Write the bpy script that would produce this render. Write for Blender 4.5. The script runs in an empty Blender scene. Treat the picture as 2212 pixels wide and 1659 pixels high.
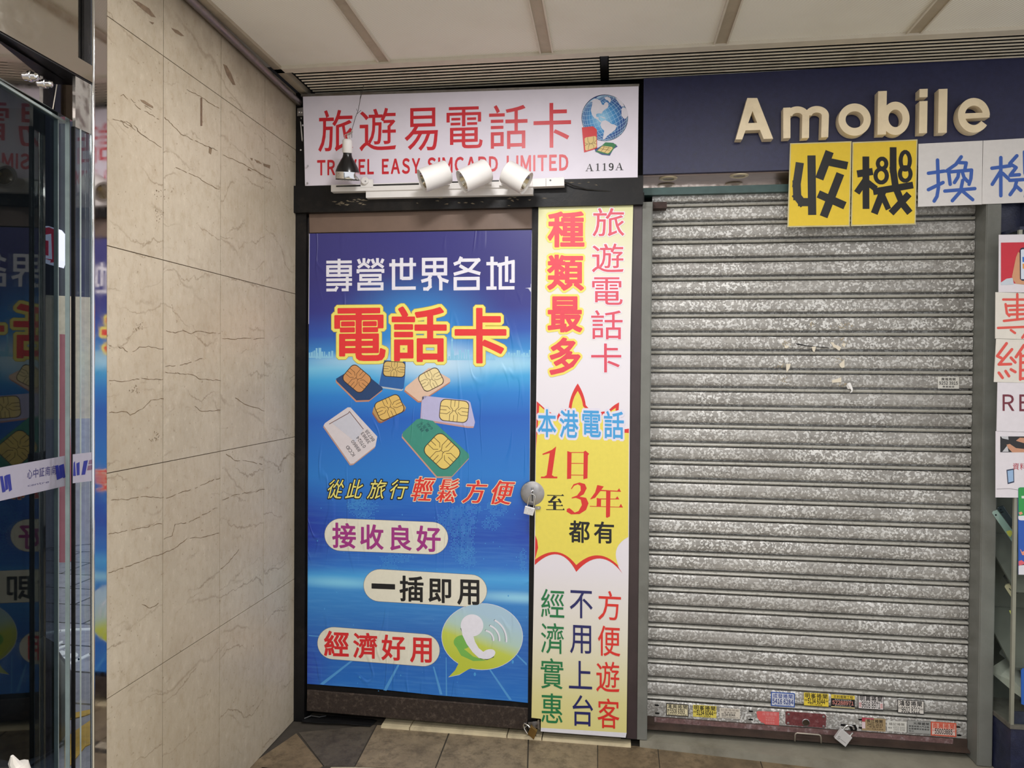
import bpy, math, random
from mathutils import Vector, Matrix
from mathutils.geometry import delaunay_2d_cdt
random.seed(7)
SC = bpy.context.scene
COL = bpy.context.collection

# ---------------------------------------------------------------- camera
W_PX, H_PX, F_PX = 2212.0, 1659.0, 1548.9
CAM = Vector((0.0, -2.8255, 1.45))
RT = Vector((0.99042, 0.13784, 0.00803))
DN = Vector((0.00981, -0.01226, -0.99988))
FW = Vector((-0.13772, 0.99038, -0.01349))
cam = bpy.data.cameras.new('camera')
cam.sensor_fit = 'HORIZONTAL'; cam.sensor_width = 36.0; cam.lens = 36.0 * F_PX / W_PX
cam.clip_start = 0.05
camo = bpy.data.objects.new('camera', cam); COL.objects.link(camo)
mw = Matrix(((RT.x, -DN.x, -FW.x, CAM.x), (RT.y, -DN.y, -FW.y, CAM.y), (RT.z, -DN.z, -FW.z, CAM.z), (0, 0, 0, 1)))
camo.matrix_world = mw
SC.camera = camo
SC.view_settings.view_transform = 'Standard'; SC.view_settings.look = 'None'
SC.view_settings.gamma = 1.0; SC.view_settings.use_curve_mapping = False
SC.view_settings.exposure = 0.0

# ---------------------------------------------------------------- light
world = bpy.data.worlds.new('world'); SC.world = world; world.use_nodes = True
wb = world.node_tree.nodes['Background']
wb.inputs[0].default_value = (0.93, 0.95, 1.0, 1); wb.inputs[1].default_value = 1.0

def area(name, loc, size, sizey, power, color=(1, 1, 1), rot=(0, 0, 0)):
    l = bpy.data.lights.new(name, 'AREA'); l.shape = 'RECTANGLE'; l.size = size; l.size_y = sizey
    l.energy = power; l.color = color
    o = bpy.data.objects.new(name, l); COL.objects.link(o); o.location = loc; o.rotation_euler = rot
    return o
# fluorescent ceiling fittings of the arcade, just in front of the shop fronts and further back
area('ceiling_lamp_near', (-0.40, -0.95, 2.59), 0.2, 0.12, 15, (1.0, 0.985, 0.975))
area('ceiling_lamp_side', (0.6, -1.2, 2.59), 0.5, 0.16, 8, (1.0, 0.985, 0.975))
area('ceiling_lamp_middle', (0.1, -2.4, 2.59), 1.2, 0.2, 28, (1.0, 0.985, 0.975))
area('ceiling_lamp_far', (0.2, -4.2, 2.59), 1.2, 0.2, 60, (1.0, 0.985, 0.975))

# ---------------------------------------------------------------- helpers
def ray(u, v): return RT * (u - W_PX / 2) + DN * (v - H_PX / 2) + FW * F_PX
def PY(u, v, y=0.0):
    d = ray(u, v); return CAM + d * ((y - CAM.y) / d.y)
def PX(u, v, x):
    d = ray(u, v); return CAM + d * ((x - CAM.x) / d.x)
def PZ(u, v, z=0.0):
    d = ray(u, v); return CAM + d * ((z - CAM.z) / d.z)
def on_y(y): return lambda u, v: PY(u, v, y)
def on_x(x): return lambda u, v: PX(u, v, x)
def on_z(z): return lambda u, v: PZ(u, v, z)

def S(r, g, b, k=1.0):
    def f(c):
        c /= 255.0
        return (c / 12.92 if c <= 0.04045 else ((c + 0.055) / 1.055) ** 2.4) * k
    return (min(f(r), .9), min(f(g), .9), min(f(b), .9), 1)

class NT:
    """small node-tree helper"""
    def __init__(s, m):
        s.t = m.node_tree; s.t.nodes.clear()
        s.out = s.n('ShaderNodeOutputMaterial')
    def n(s, typ, **kw):
        o = s.t.nodes.new(typ)
        for k, v in kw.items(): setattr(o, k, v)
        return o
    def l(s, a, b): s.t.links.new(a, b)
    def pos(s):
        return s.n('ShaderNodeNewGeometry').outputs['Position']
    def scaled(s, vec, sc):
        m = s.n('ShaderNodeMapping'); m.inputs['Scale'].default_value = sc; s.l(vec, m.inputs['Vector']); return m.outputs[0]
    def noise(s, vec, scale, detail=4, rough=.55, dist=0):
        o = s.n('ShaderNodeTexNoise'); s.l(vec, o.inputs['Vector'])
        o.inputs['Scale'].default_value = scale; o.inputs['Detail'].default_value = detail
        o.inputs['Roughness'].default_value = rough; o.inputs['Distortion'].default_value = dist
        return o.outputs['Fac']
    def ramp(s, fac, stops, interp='LINEAR'):
        o = s.n('ShaderNodeValToRGB'); o.color_ramp.interpolation = interp
        e = o.color_ramp.elements
        while len(e) > 1: e.remove(e[-1])
        e[0].position = stops[0][0]; e[0].color = stops[0][1]
        for p, c in stops[1:]:
            k = e.new(p); k.color = c
        s.l(fac, o.inputs[0]); return o.outputs[0]
    def mix(s, fac, a, b, mode='MIX'):
        o = s.n('ShaderNodeMix', data_type='RGBA', blend_type=mode)
        if isinstance(fac, (int, float)): o.inputs[0].default_value = fac
        else: s.l(fac, o.inputs[0])
        for i, x in ((6, a), (7, b)):
            if isinstance(x, tuple): o.inputs[i].default_value = x
            else: s.l(x, o.inputs[i])
        return o.outputs[2]
    def math(s, op, a, b=None):
        o = s.n('ShaderNodeMath', operation=op)
        for i, x in ((0, a), (1, b)):
            if x is None: continue
            if isinstance(x, (int, float)): o.inputs[i].default_value = x
            else: s.l(x, o.inputs[i])
        return o.outputs[0]
    def bump(s, h, dist=.001, strength=1.0):
        o = s.n('ShaderNodeBump'); o.inputs['Distance'].default_value = dist; o.inputs['Strength'].default_value = strength
        s.l(h, o.inputs['Height']); return o.outputs[0]
    def bsdf(s, col, rough=.5, metal=0., normal=None, **kw):
        o = s.n('ShaderNodeBsdfPrincipled')
        for key, x in (('Base Color', col), ('Roughness', rough), ('Metallic', metal)):
            if isinstance(x, (int, float, tuple)): o.inputs[key].default_value = x
            else: s.l(x, o.inputs[key])
        for k, v in kw.items(): o.inputs[k].default_value = v
        if normal is not None: s.l(normal, o.inputs['Normal'])
        s.l(o.outputs[0], s.out.inputs[0]); return o

MATS = {}
def newmat(name):
    m = bpy.data.materials.new(name); m.use_nodes = True; MATS[name] = m
    return m, NT(m)

def simple(name, col, rough=.5, metal=0., var=.12, scale=25., bump=0., dirt=None, dirt_amt=.5, spec=.5):
    """a plain surface with some procedural unevenness; dirt = second colour of stains"""
    if name in MATS: return MATS[name]
    m, t = newmat(name); p = t.pos()
    n = t.noise(p, scale, 5)
    lo = tuple(c * (1 - var) for c in col[:3]) + (1,); hi = tuple(min(.92, c * (1 + var)) for c in col[:3]) + (1,)
    c = t.ramp(n, [(.3, lo), (.7, hi)])
    if dirt:
        d = t.noise(p, scale * .35, 8, .7)
        c = t.mix(t.ramp(d, [(.52, (0, 0, 0, 1)), (.7, (dirt_amt,) * 3 + (1,))]), c, dirt)
    nm = t.bump(t.noise(p, scale * 6, 3), .001, bump) if bump else None
    t.bsdf(c, rough, metal, nm, **{'Specular IOR Level': spec})
    return m

# wrinkle height shared by the stuck-on posters
def wrinkle(t, p):
    q = t.n('ShaderNodeMapping'); q.inputs['Rotation'].default_value = (0, .35, 0); q.inputs['Scale'].default_value = (9, 1, 2.2)
    t.l(p, q.inputs['Vector'])
    n = t.noise(q.outputs[0], 1.0, 2, .4, .6)
    r = t.math('ABSOLUTE', t.math('SUBTRACT', n, .5))
    ridge = t.ramp(r, [(0, (1, 1, 1, 1)), (.035, (0, 0, 0, 1))], 'EASE')
    m = t.noise(p, 3.0, 1)
    mask = t.ramp(m, [(.48, (0, 0, 0, 1)), (.6, (1, 1, 1, 1))])
    return t.math('MULTIPLY', ridge, mask)

def ink(col, gloss=.38, wrk=False):
    """printing ink, one material per colour"""
    name = 'ink_%02x%02x%02x' % tuple(int(255 * c) for c in col[:3]) + ('_w' if wrk else '')
    if name in MATS: return MATS[name]
    m, t = newmat(name); p = t.pos()
    n = t.noise(p, 60, 3)
    lo = tuple(c * .95 for c in col[:3]) + (1,)
    c = t.ramp(n, [(.3, lo), (.7, col)])
    nm = t.bump(wrinkle(t, p), .0025, .6) if wrk else None
    t.bsdf(c, gloss, 0, nm)
    return m

# --- mesh gathering
class M:
    def __init__(s): s.v = []; s.f = []; s.mi = []; s.mats = []; s.cur = 0
    def use(s, m):
        if m not in s.mats: s.mats.append(m)
        s.cur = s.mats.index(m); return s
    def face(s, pts):
        i = len(s.v); s.v += [Vector(p) for p in pts]; s.f.append(tuple(range(i, i + len(pts)))); s.mi.append(s.cur)
    def idx(s, pts, faces):
        i = len(s.v); s.v += [Vector(p) for p in pts]
        for f in faces: s.f.append(tuple(k + i for k in f)); s.mi.append(s.cur)
    def box(s, lo, hi):
        (x0, y0, z0), (x1, y1, z1) = lo, hi
        s.idx([(x0, y0, z0), (x1, y0, z0), (x1, y1, z0), (x0, y1, z0), (x0, y0, z1), (x1, y0, z1), (x1, y1, z1), (x0, y1, z1)],
              [(0, 3, 2, 1), (4, 5, 6, 7), (0, 1, 5, 4), (1, 2, 6, 5), (2, 3, 7, 6), (3, 0, 4, 7)])
    def hexa(s, a, b):
        """a, b: two matching loops (front, back) joined into a solid"""
        n = len(a)
        s.idx(list(a) + list(b), [tuple(range(n)), tuple(range(2 * n - 1, n - 1, -1))] + [(i, n + i, n + (i + 1) % n, (i + 1) % n) for i in range(n)])
    def prism(s, pts, d):
        """solid from a loop of 3-D points and an offset vector"""
        d = Vector(d); s.hexa([Vector(p) for p in pts], [Vector(p) + d for p in pts])
    def rings(s, rs, closed_ends=True, close=False):
        n = len(rs[0]); i = len(s.v)
        for r in rs: s.v += [Vector(p) for p in r]
        k = len(rs)
        for j in range(k if close else k - 1):
            a, b = i + j * n, i + ((j + 1) % k) * n
            for q in range(n):
                s.f.append((a + q, a + (q + 1) % n, b + (q + 1) % n, b + q)); s.mi.append(s.cur)
        if closed_ends and not close:
            s.f.append(tuple(range(i + n - 1, i - 1, -1))); s.mi.append(s.cur)
            s.f.append(tuple(range(i + (k - 1) * n, i + k * n))); s.mi.append(s.cur)
    def lathe(s, p0, axis, prof, n=28, ends=True):
        """prof: list of (distance along the axis, radius)"""
        p0 = Vector(p0); ax = Vector(axis).normalized()
        e1 = ax.orthogonal().normalized(); e2 = ax.cross(e1)
        s.rings([[p0 + ax * t + (e1 * math.cos(6.28319 * k / n) + e2 * math.sin(6.28319 * k / n)) * r for k in range(n)] for t, r in prof], ends)
    def tube(s, path, r, n=10, close=False):
        P = [Vector(p) for p in path]; rs = []; e1 = None
        for i, p in enumerate(P):
            if close: d = P[(i + 1) % len(P)] - P[i - 1]
            else: d = P[min(i + 1, len(P) - 1)] - P[max(i - 1, 0)]
            d.normalize()
            if e1 is None: e1 = d.orthogonal().normalized()
            e1 = (e1 - d * e1.dot(d)).normalized(); e2 = d.cross(e1)
            rad = r[i] if isinstance(r, (list, tuple)) else r
            rs.append([p + (e1 * math.cos(6.28319 * k / n) + e2 * math.sin(6.28319 * k / n)) * rad for k in range(n)])
        s.rings(rs, True, close)

def link(name, me, parent=None, loc=None):
    o = bpy.data.objects.new(name, me); COL.objects.link(o)
    if parent is not None: o.parent = parent
    if loc is not None: o.location = loc
    return o
ORIG = {}
def build(name, m, mat=None, parent=None, smooth=False, bevel=0., base=None):
    """one mesh object out of gathered geometry; top-level things get their origin at their base"""
    if mat is not None: m.mats = [mat] if not m.mats else m.mats
    if parent is not None:
        o0 = ORIG.get(parent.name, Vector((0, 0, 0)))
        lo = None
    else:
        if base is None:
            xs = [v.x for v in m.v]; ys = [v.y for v in m.v]; zs = [v.z for v in m.v]
            base = Vector(((min(xs) + max(xs)) / 2, (min(ys) + max(ys)) / 2, min(zs)))
        o0 = Vector(base); lo = o0
    me = bpy.data.meshes.new(name)
    me.from_pydata([tuple(v - o0) for v in m.v], [], m.f)
    for x in m.mats: me.materials.append(x)
    if len(m.mats) > 1:
        for p, i in zip(me.polygons, m.mi): p.material_index = i
    me.validate()
    o = link(name, me, parent, lo)
    ORIG[o.name] = o0
    if smooth:
        me.polygons.foreach_set('use_smooth', [True] * len(me.polygons))
        es = o.modifiers.new('edges', 'EDGE_SPLIT'); es.split_angle = math.radians(38)
    if bevel:
        b = o.modifiers.new('bevel', 'BEVEL'); b.width = bevel; b.segments = 2; b.limit_method = 'ANGLE'
    return o
def empty(name, loc):
    o = bpy.data.objects.new(name, None); COL.objects.link(o); o.location = loc; o.empty_display_size = .05
    ORIG[o.name] = Vector(loc); return o
def tag(o, label, cat, group=None):
    o['label'] = label; o['category'] = cat
    if group: o['group'] = group
    return o
def struct(name, m, mat=None, **kw):
    o = build(name, m, mat, **kw)
    if o.parent is None: o['kind'] = 'structure'
    return o

# --- glyphs: outlines of single characters as flat meshes in em units
GL = {}
GL[chr(0xFF29)] = ([(.455, 0), (.545, 0), (.545, .733), (.455, .733)], [(0, 1, 2, 3)], [(0, 1), (1, 2), (2, 3), (3, 0)])
def glyph(ch):
    if ch in GL: return GL[ch]
    c = bpy.data.curves.new('g', 'FONT'); c.body = ch; c.resolution_u = 3
    o = bpy.data.objects.new('g', c); COL.objects.link(o)
    bpy.context.view_layer.update()
    me = o.evaluated_get(bpy.context.evaluated_depsgraph_get()).to_mesh()
    v = [(a.co.x, a.co.y) for a in me.vertices]; f = [tuple(p.vertices) for p in me.polygons]
    # weld, find the outline edges
    key = {}; mp = []
    for a in v:
        k = (round(a[0], 4), round(a[1], 4)); mp.append(key.setdefault(k, len(key)))
    vv = [None] * len(key)
    for a, i in zip(v, mp): vv[i] = a
    cnt = {}
    ff = []
    for p in f:
        q = []
        for i in p:
            if not q or q[-1] != mp[i]: q.append(mp[i])
        if len(q) > 2 and len(set(q)) == len(q):
            ff.append(tuple(q))
            for a, b in zip(q, q[1:] + q[:1]): cnt[(min(a, b), max(a, b))] = cnt.get((min(a, b), max(a, b)), 0) + 1
    be = [e for e, n in cnt.items() if n == 1]
    o.evaluated_get(bpy.context.evaluated_depsgraph_get()).to_mesh_clear()
    bpy.data.objects.remove(o); bpy.data.curves.remove(c)
    GL[ch] = (vv, ff, be); return GL[ch]

def hull(P):
    P = sorted(set(P))
    def half(Q):
        h = []
        for p in Q:
            while len(h) > 1 and (h[-1][0] - h[-2][0]) * (p[1] - h[-2][1]) - (h[-1][1] - h[-2][1]) * (p[0] - h[-2][0]) <= 1e-12: h.pop()
            h.append(p)
        return h[:-1]
    return half(P) + half(P[::-1])
FT = {}
def fat(ch, bx=0., by=None, n=8):
    """glyph with every outline edge swept by an ellipse bx, by (em units): merged points and triangles"""
    by = bx if by is None else by
    key = (ch, round(bx, 4), round(by, 4))
    if key in FT: return FT[key]
    vv, ff, be = glyph(ch)
    if bx or by:
        polys = [[vv[i] for i in f] for f in ff]
        k = [(bx * math.cos(6.28319 * (i + .5) / n), by * math.sin(6.28319 * (i + .5) / n)) for i in range(n)]
        for a, b in be:
            polys.append(hull([(vv[a][0] + x, vv[a][1] + y) for x, y in k] + [(vv[b][0] + x, vv[b][1] + y) for x, y in k]))
        FT[key] = union(polys)
    else: FT[key] = (vv, ff)
    return FT[key]
def bbox(sheet):
    xs = [p[0] for p in sheet[0]]; ys = [p[1] for p in sheet[0]]
    return min(xs), min(ys), max(xs), max(ys)

class Cv:
    """flat print: collects polygons in photo coordinates and lays them on a surface of the place"""
    def __init__(s, proj): s.p = []; s.g = []; s.proj = proj
    def poly(s, pts): s.p.append(list(pts)); return s
    def quad(s, x0, y0, x1, y1, t=0): 
        xc = (x0 + x1) / 2
        return s.poly([(x0, y0 + t * (x0 - xc)), (x1, y0 + t * (x1 - xc)), (x1, y1 + t * (x1 - xc)), (x0, y1 + t * (x0 - xc))])
    def ell(s, cx, cy, rx, ry=None, n=28, a0=0., a1=6.28319, rot=0.):
        ry = rx if ry is None else ry
        c, d = math.cos(rot), math.sin(rot)
        pts = []
        for k in range(n):
            a = a0 + (a1 - a0) * k / (n if a1 - a0 > 6.28 else n - 1)
            x, y = rx * math.cos(a), ry * math.sin(a)
            pts.append((cx + x * c - y * d, cy + x * d + y * c))
        return s.poly(pts)
    def stroke(s, pts, w, cap='round', close=False):
        P = list(pts) + ([pts[0]] if close else [])
        r = w / 2
        if cap == 'round':
            k = [(r * math.cos(6.28319 * i / 10), r * math.sin(6.28319 * i / 10)) for i in range(10)]
            for a, b in zip(P, P[1:]):
                s.p.append(hull([(a[0] + x, a[1] + y) for x, y in k] + [(b[0] + x, b[1] + y) for x, y in k]))
        else:
            L = len(P) - 1
            for i, (a, b) in enumerate(zip(P, P[1:])):
                dx, dy = b[0] - a[0], b[1] - a[1]; l = math.hypot(dx, dy) or 1; dx /= l; dy /= l
                e0 = r * .9 if (i > 0 or close) else 0; e1 = r * .9 if (i < L - 1 or close) else 0
                nx, ny = -dy * r, dx * r
                s.p.append([(a[0] - dx * e0 + nx, a[1] - dy * e0 + ny), (b[0] + dx * e1 + nx, b[1] + dy * e1 + ny),
                            (b[0] + dx * e1 - nx, b[1] + dy * e1 - ny), (a[0] - dx * e0 - nx, a[1] - dy * e0 - ny)])
        return s
    def ch(s, c, box, tilt=0., bold=0., by=None, shear=0., extra=0., rot=None):
        """character fitted to an ink box (x0,y0,x1,y1); extra widens it for an outline without changing the fit"""
        x0, y0, x1, y1 = box
        core = fat(c, bold, by); bx0, by0, bx1, by1 = bbox(core)
        pl = fat(c, bold + extra, (bold if by is None else by) + extra) if extra else core
        w = (x1 - x0) - abs(shear) * (y1 - y0)
        sx = w / max(1e-6, bx1 - bx0); sy = (y1 - y0) / max(1e-6, by1 - by0); xc = (x0 + x1) / 2; yc = (y0 + y1) / 2
        if 1:
            o = []
            for x, y in pl[0]:
                Y = y1 - (y - by0) * sy; X = x0 + (x - bx0) * sx + shear * (y1 - Y) + (abs(shear) * (y1 - y0) if shear < 0 else 0)
                Y += tilt * (X - xc)
                if rot:
                    dx, dy = X - xc, Y - yc; X = xc + dx * math.cos(rot) - dy * math.sin(rot); Y = yc + dx * math.sin(rot) + dy * math.cos(rot)
                o.append((X, Y))
            s.g.append((o, pl[1]))
        return s
    def line(s, txt, x0, y0, x1, y1, tilt=0., bold=0., sp=.08, by=None, rot=None, shear=0., em=False, extra=0.):
        """a line of writing fitted to a box; Latin letters and figures use full-width forms, spaced by their ink widths"""
        full = [chr(ord(c) + 0xFEE0) if 33 <= ord(c) < 127 else c for c in txt]
        items = []; x = 0.; lat = all(ord(c) < 127 for c in txt)
        for c in full:
            if c == ' ': x += .28; continue
            pl = fat(c, bold, by); b = bbox(pl)
            if lat or ord(c) > 0xFE00: items.append((c, x - b[0])); x += b[2] - b[0] + sp
            else: items.append((c, x + .0)); x += 1. + sp
        x -= sp
        polys = []
        for c, ox in items:
            V, F = fat(c, bold + extra, (bold if by is None else by) + extra)
            polys.append(([(px + ox, py) for px, py in V], F))
        if lat: bx0, bx1, by0, by1 = 0., x, -.01, .74
        else: bx0, bx1, by0, by1 = .03, x - .03, -.08, .84
        xc, yc = (x0 + x1) / 2, (y0 + y1) / 2
        for q, F in polys:
            o = []
            for px, py in q:
                Y = y1 - (py - by0) / (by1 - by0) * (y1 - y0); X = x0 + (px - bx0) / (bx1 - bx0) * (x1 - x0) + shear * (y1 - Y)
                Y += tilt * (X - xc)
                if rot:
                    dx, dy = X - xc, Y - yc; X = xc + dx * math.cos(rot) - dy * math.sin(rot); Y = yc + dx * math.sin(rot) + dy * math.cos(rot)
                o.append((X, Y))
            s.g.append((o, F))
        return s
    def grid(s, strokes, box, w, tilt=0.):
        """block lettering: strokes on a 10x10 grid"""
        x0, y0, x1, y1 = box; xc = (x0 + x1) / 2
        for st in strokes:
            cl = st[0] == 'c'; pts = st[1:] if cl else st
            s.stroke([(x0 + a * (x1 - x0) / 10, y0 + b * (y1 - y0) / 10 + tilt * (x0 + a * (x1 - x0) / 10 - xc)) for a, b in pts], w, 'butt', cl)
        return s
    def out(s, name, mat, parent=None, thick=0., **kw):
        m = M()
        if thick or len(s.p) == 1:
            for q in s.p:
                P = [s.proj(u, v) for u, v in q]
                if thick: m.prism(P, (0, thick, 0))
                else: m.face(P)
        elif 1 < len(s.p) < 260:
            V, F = union(s.p)
            m.idx([s.proj(u, v) for u, v in V], F)
        else:
            for i, q in enumerate(s.p): m.face([s.proj(u, v) + Vector((0, -3e-6 * (i % 30), 0)) for u, v in q])
        for i, (V, F) in enumerate(s.g):       # characters, already merged outlines; neighbours never share a plane
            m.idx([s.proj(u, v) + Vector((0, -4e-6 * (i % 12), 0)) for u, v in V], F)
        return build(name, m, mat, parent, **kw)
def union(polys):
    """overlapping outlines merged into one flat, non-overlapping triangle sheet"""
    vs = []; fs = []
    for q in polys:
        ar = sum(a[0] * b[1] - b[0] * a[1] for a, b in zip(q, list(q[1:]) + [q[0]]))
        if abs(ar) < 1e-9: continue
        if ar < 0: q = q[::-1]           # the merger wants every outline anticlockwise
        i = len(vs); vs += [Vector((a, b)) for a, b in q]; fs.append(list(range(i, i + len(q))))
    V, E_, F, ov, oe, of = delaunay_2d_cdt(vs, [], fs, 0, 1e-5)
    return [(v.x, v.y) for v in V], [tuple(f) for f, k in zip(F, of) if k]
# ================================================================ materials
XM = -1.298          # face of the marble wall
def m_marble():
    m, t = newmat('marble_cladding'); p = t.pos()
    g = t.n('ShaderNodeNewGeometry'); rnd = g.outputs['Random Per Island']
    base = t.ramp(t.noise(p, 2.0, 6, .6), [(.3, S(172, 160, 140)), (.55, S(187, 175, 155)), (.75, S(199, 188, 169))])
    fine = t.noise(t.scaled(p, (1, 1, .6)), 48, 8, .72)
    base = t.mix(t.ramp(fine, [(.36, (.4, .4, .4, 1)), (.5, (0, 0, 0, 1))]), base, S(158, 140, 114))
    base = t.mix(t.ramp(fine, [(.56, (0, 0, 0, 1)), (.72, (.4, .4, .4, 1))]), base, S(220, 208, 186))
    sx = t.n('ShaderNodeSeparateXYZ'); t.l(p, sx.inputs[0])
    wob = t.math('ADD', t.math('MULTIPLY', t.noise(p, 2.6, 2), .34), t.math('MULTIPLY', t.noise(p, 22, 5, .65), .055))
    def veins(period, width, amt, shift, mlo, mhi, mscale, tilt):
        nonlocal base
        h = t.math('ADD', t.math('ADD', sx.outputs[2], t.math('MULTIPLY', sx.outputs[1], tilt)), t.math('ADD', wob, t.math('ADD', t.math('MULTIPLY', rnd, 3.7), shift)))
        d = t.math('ABSOLUTE', t.math('SUBTRACT', t.math('FRACT', t.math('DIVIDE', h, period)), .5))
        line = t.ramp(t.math('MULTIPLY', d, period), [(0, (amt,) * 3 + (1,)), (width * .5, (amt * .7,) * 3 + (1,)), (width, (0, 0, 0, 1))])
        off = t.n('ShaderNodeVectorMath', operation='ADD'); t.l(p, off.inputs[0]); off.inputs[1].default_value = (shift * 9, 0, 0)
        mk = t.ramp(t.noise(off.outputs[0], mscale, 3, .6), [(mlo, (0, 0, 0, 1)), (mhi, (1, 1, 1, 1))])
        base = t.mix(t.math('MULTIPLY', line, mk), base, S(104, 82, 52))
    veins(.21, .0028, .6, 0., .46, .58, 3.5, .08); veins(.13, .0020, .5, .5, .5, .62, 5, -.12); veins(.33, .006, .4, 1.1, .48, .6, 4, .25)
    # small pits
    base = t.mix(t.ramp(t.noise(p, 95, 2), [(.69, (0, 0, 0, 1)), (.74, (.6, .6, .6, 1))]), base, S(112, 92, 64))
    base = t.mix(t.math('MULTIPLY', rnd, .14), base, S(160, 140, 112))
    # colour turns unevenly darker towards the ceiling
    up = t.math('ADD', sx.outputs[2], t.math('MULTIPLY', t.noise(p, 9, 5), .18))
    base = t.mix(t.ramp(t.math('SUBTRACT', up, 2.0), [(.5, (0, 0, 0, 1)), (.68, (.7, .7, .7, 1))]), base, S(112, 100, 84))
    t.bsdf(base, .42, 0, t.bump(fine, .0006, .5)); return m
def m_ceiling():
    m, t = newmat('ceiling_panel'); p = t.pos()
    w = t.n('ShaderNodeTexWave'); w.inputs['Scale'].default_value = 52; w.inputs['Distortion'].default_value = .4
    q = t.n('ShaderNodeMapping'); q.inputs['Rotation'].default_value = (0, 0, .9); t.l(p, q.inputs['Vector']); t.l(q.outputs[0], w.inputs['Vector'])
    c = t.mix(w.outputs['Fac'], S(212, 207, 196), S(246, 242, 233))
    c = t.mix(t.ramp(t.noise(p, 2.5, 6), [(.5, (0, 0, 0, 1)), (.75, (.25, .25, .25, 1))]), c, S(190, 180, 165))
    t.bsdf(c, .8); return m
def m_floor(name, a, b):
    m, t = newmat(name); p = t.pos()
    c = t.ramp(t.noise(p, 9, 10, .75), [(.3, a), (.68, b)])
    c = t.mix(t.ramp(t.noise(p, 16, 10, .8), [(.47, (0, 0, 0, 1)), (.62, (.75, .75, .75, 1))]), c, tuple(x * .5 for x in a[:3]) + (1,))
    c = t.mix(t.ramp(t.noise(p, 3.2, 6, .7), [(.5, (0, 0, 0, 1)), (.7, (.6, .6, .6, 1))]), c, tuple(x * .55 for x in a[:3]) + (1,))
    t.bsdf(c, .6, 0, t.bump(t.noise(p, 60, 6), .0015, .5)); return m
def m_zinc(name='galvanised_steel', base_=((142, 139, 134), (168, 165, 160)), fleck=(220, 219, 216), amt=1.):
    m, t = newmat(name); p = t.pos()
    base = t.ramp(t.noise(t.scaled(p, (1, 1, 2.5)), 5, 6), [(.3, S(*base_[0])), (.7, S(*base_[1]))])
    dn = t.n('ShaderNodeTexNoise'); dn.inputs['Scale'].default_value = 90; dn.inputs['Detail'].default_value = 3; t.l(p, dn.inputs['Vector'])
    ad = t.n('ShaderNodeVectorMath', operation='MULTIPLY_ADD'); t.l(dn.outputs['Color'], ad.inputs[0]); ad.inputs[1].default_value = (.012,) * 3; t.l(p, ad.inputs[2])
    v = t.n('ShaderNodeTexVoronoi'); v.inputs['Scale'].default_value = 150; t.l(ad.outputs[0], v.inputs['Vector'])
    sp = t.n('ShaderNodeSeparateColor'); t.l(v.outputs['Color'], sp.inputs[0])
    cl = t.math('MULTIPLY', t.noise(p, 28, 3), .9)
    f = t.ramp(t.math('ADD', sp.outputs[0], t.math('SUBTRACT', cl, .45)), [(.62, (0, 0, 0, 1)), (.66, (amt,) * 3 + (1,))])
    fade = t.ramp(t.noise(p, 3.2, 4), [(.35, (.35, .35, .35, 1)), (.6, (1, 1, 1, 1))])
    base = t.mix(t.math('MULTIPLY', f, fade), base, S(*fleck))
    g = t.ramp(t.math('ADD', sp.outputs[1], t.math('SUBTRACT', cl, .45)), [(.84, (0, 0, 0, 1)), (.88, (.35, .35, .35, 1))])
    base = t.mix(g, base, S(96, 94, 90))
    st = t.ramp(t.noise(t.scaled(p, (1, 1, 9)), 22, 7, .7), [(.66, (0, 0, 0, 1)), (.74, (.8, .8, .8, 1))])
    base = t.mix(st, base, S(58, 54, 48))
    t.bsdf(base, .48, .25); return m
def m_steel(name='polished_steel', rough=.06, col=(190, 188, 188), wav=.25):
    m, t = newmat(name); p = t.pos()
    n = t.noise(t.scaled(p, (1, 1, .5)), 3.5, 2)
    r = t.ramp(t.noise(p, 30, 6), [(.4, (rough,) * 3 + (1,)), (.7, (rough * 2.5,) * 3 + (1,))])
    t.bsdf(S(*col), r, 1.0, t.bump(n, .002, wav) if wav else None); return m
def m_glass(name, tint, refl=1.0, rough=.015):
    m, t = newmat(name)
    tr = t.n('ShaderNodeBsdfTransparent'); tr.inputs[0].default_value = tint
    gl = t.n('ShaderNodeBsdfGlossy'); gl.inputs['Roughness'].default_value = rough; gl.inputs[0].default_value = (.95, 1, .98, 1)
    lw = t.n('ShaderNodeLayerWeight'); lw.inputs['Blend'].default_value = .5
    fr = t.math('ADD', t.math('MULTIPLY', t.math('POWER', lw.outputs['Facing'], 5.0), .95), .05)
    p = t.pos()
    smear = t.ramp(t.noise(t.scaled(p, (1, 1, .3)), 12, 6), [(.55, (1, 1, 1, 1)), (.75, (.75, .75, .75, 1))])
    mx = t.n('ShaderNodeMixShader'); t.l(t.math('MINIMUM', t.math('MULTIPLY', t.math('MULTIPLY', fr, refl), smear), 1.0), mx.inputs[0])
    t.l(tr.outputs[0], mx.inputs[1]); t.l(gl.outputs[0], mx.inputs[2]); t.l(mx.outputs[0], t.out.inputs[0]); return m
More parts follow.
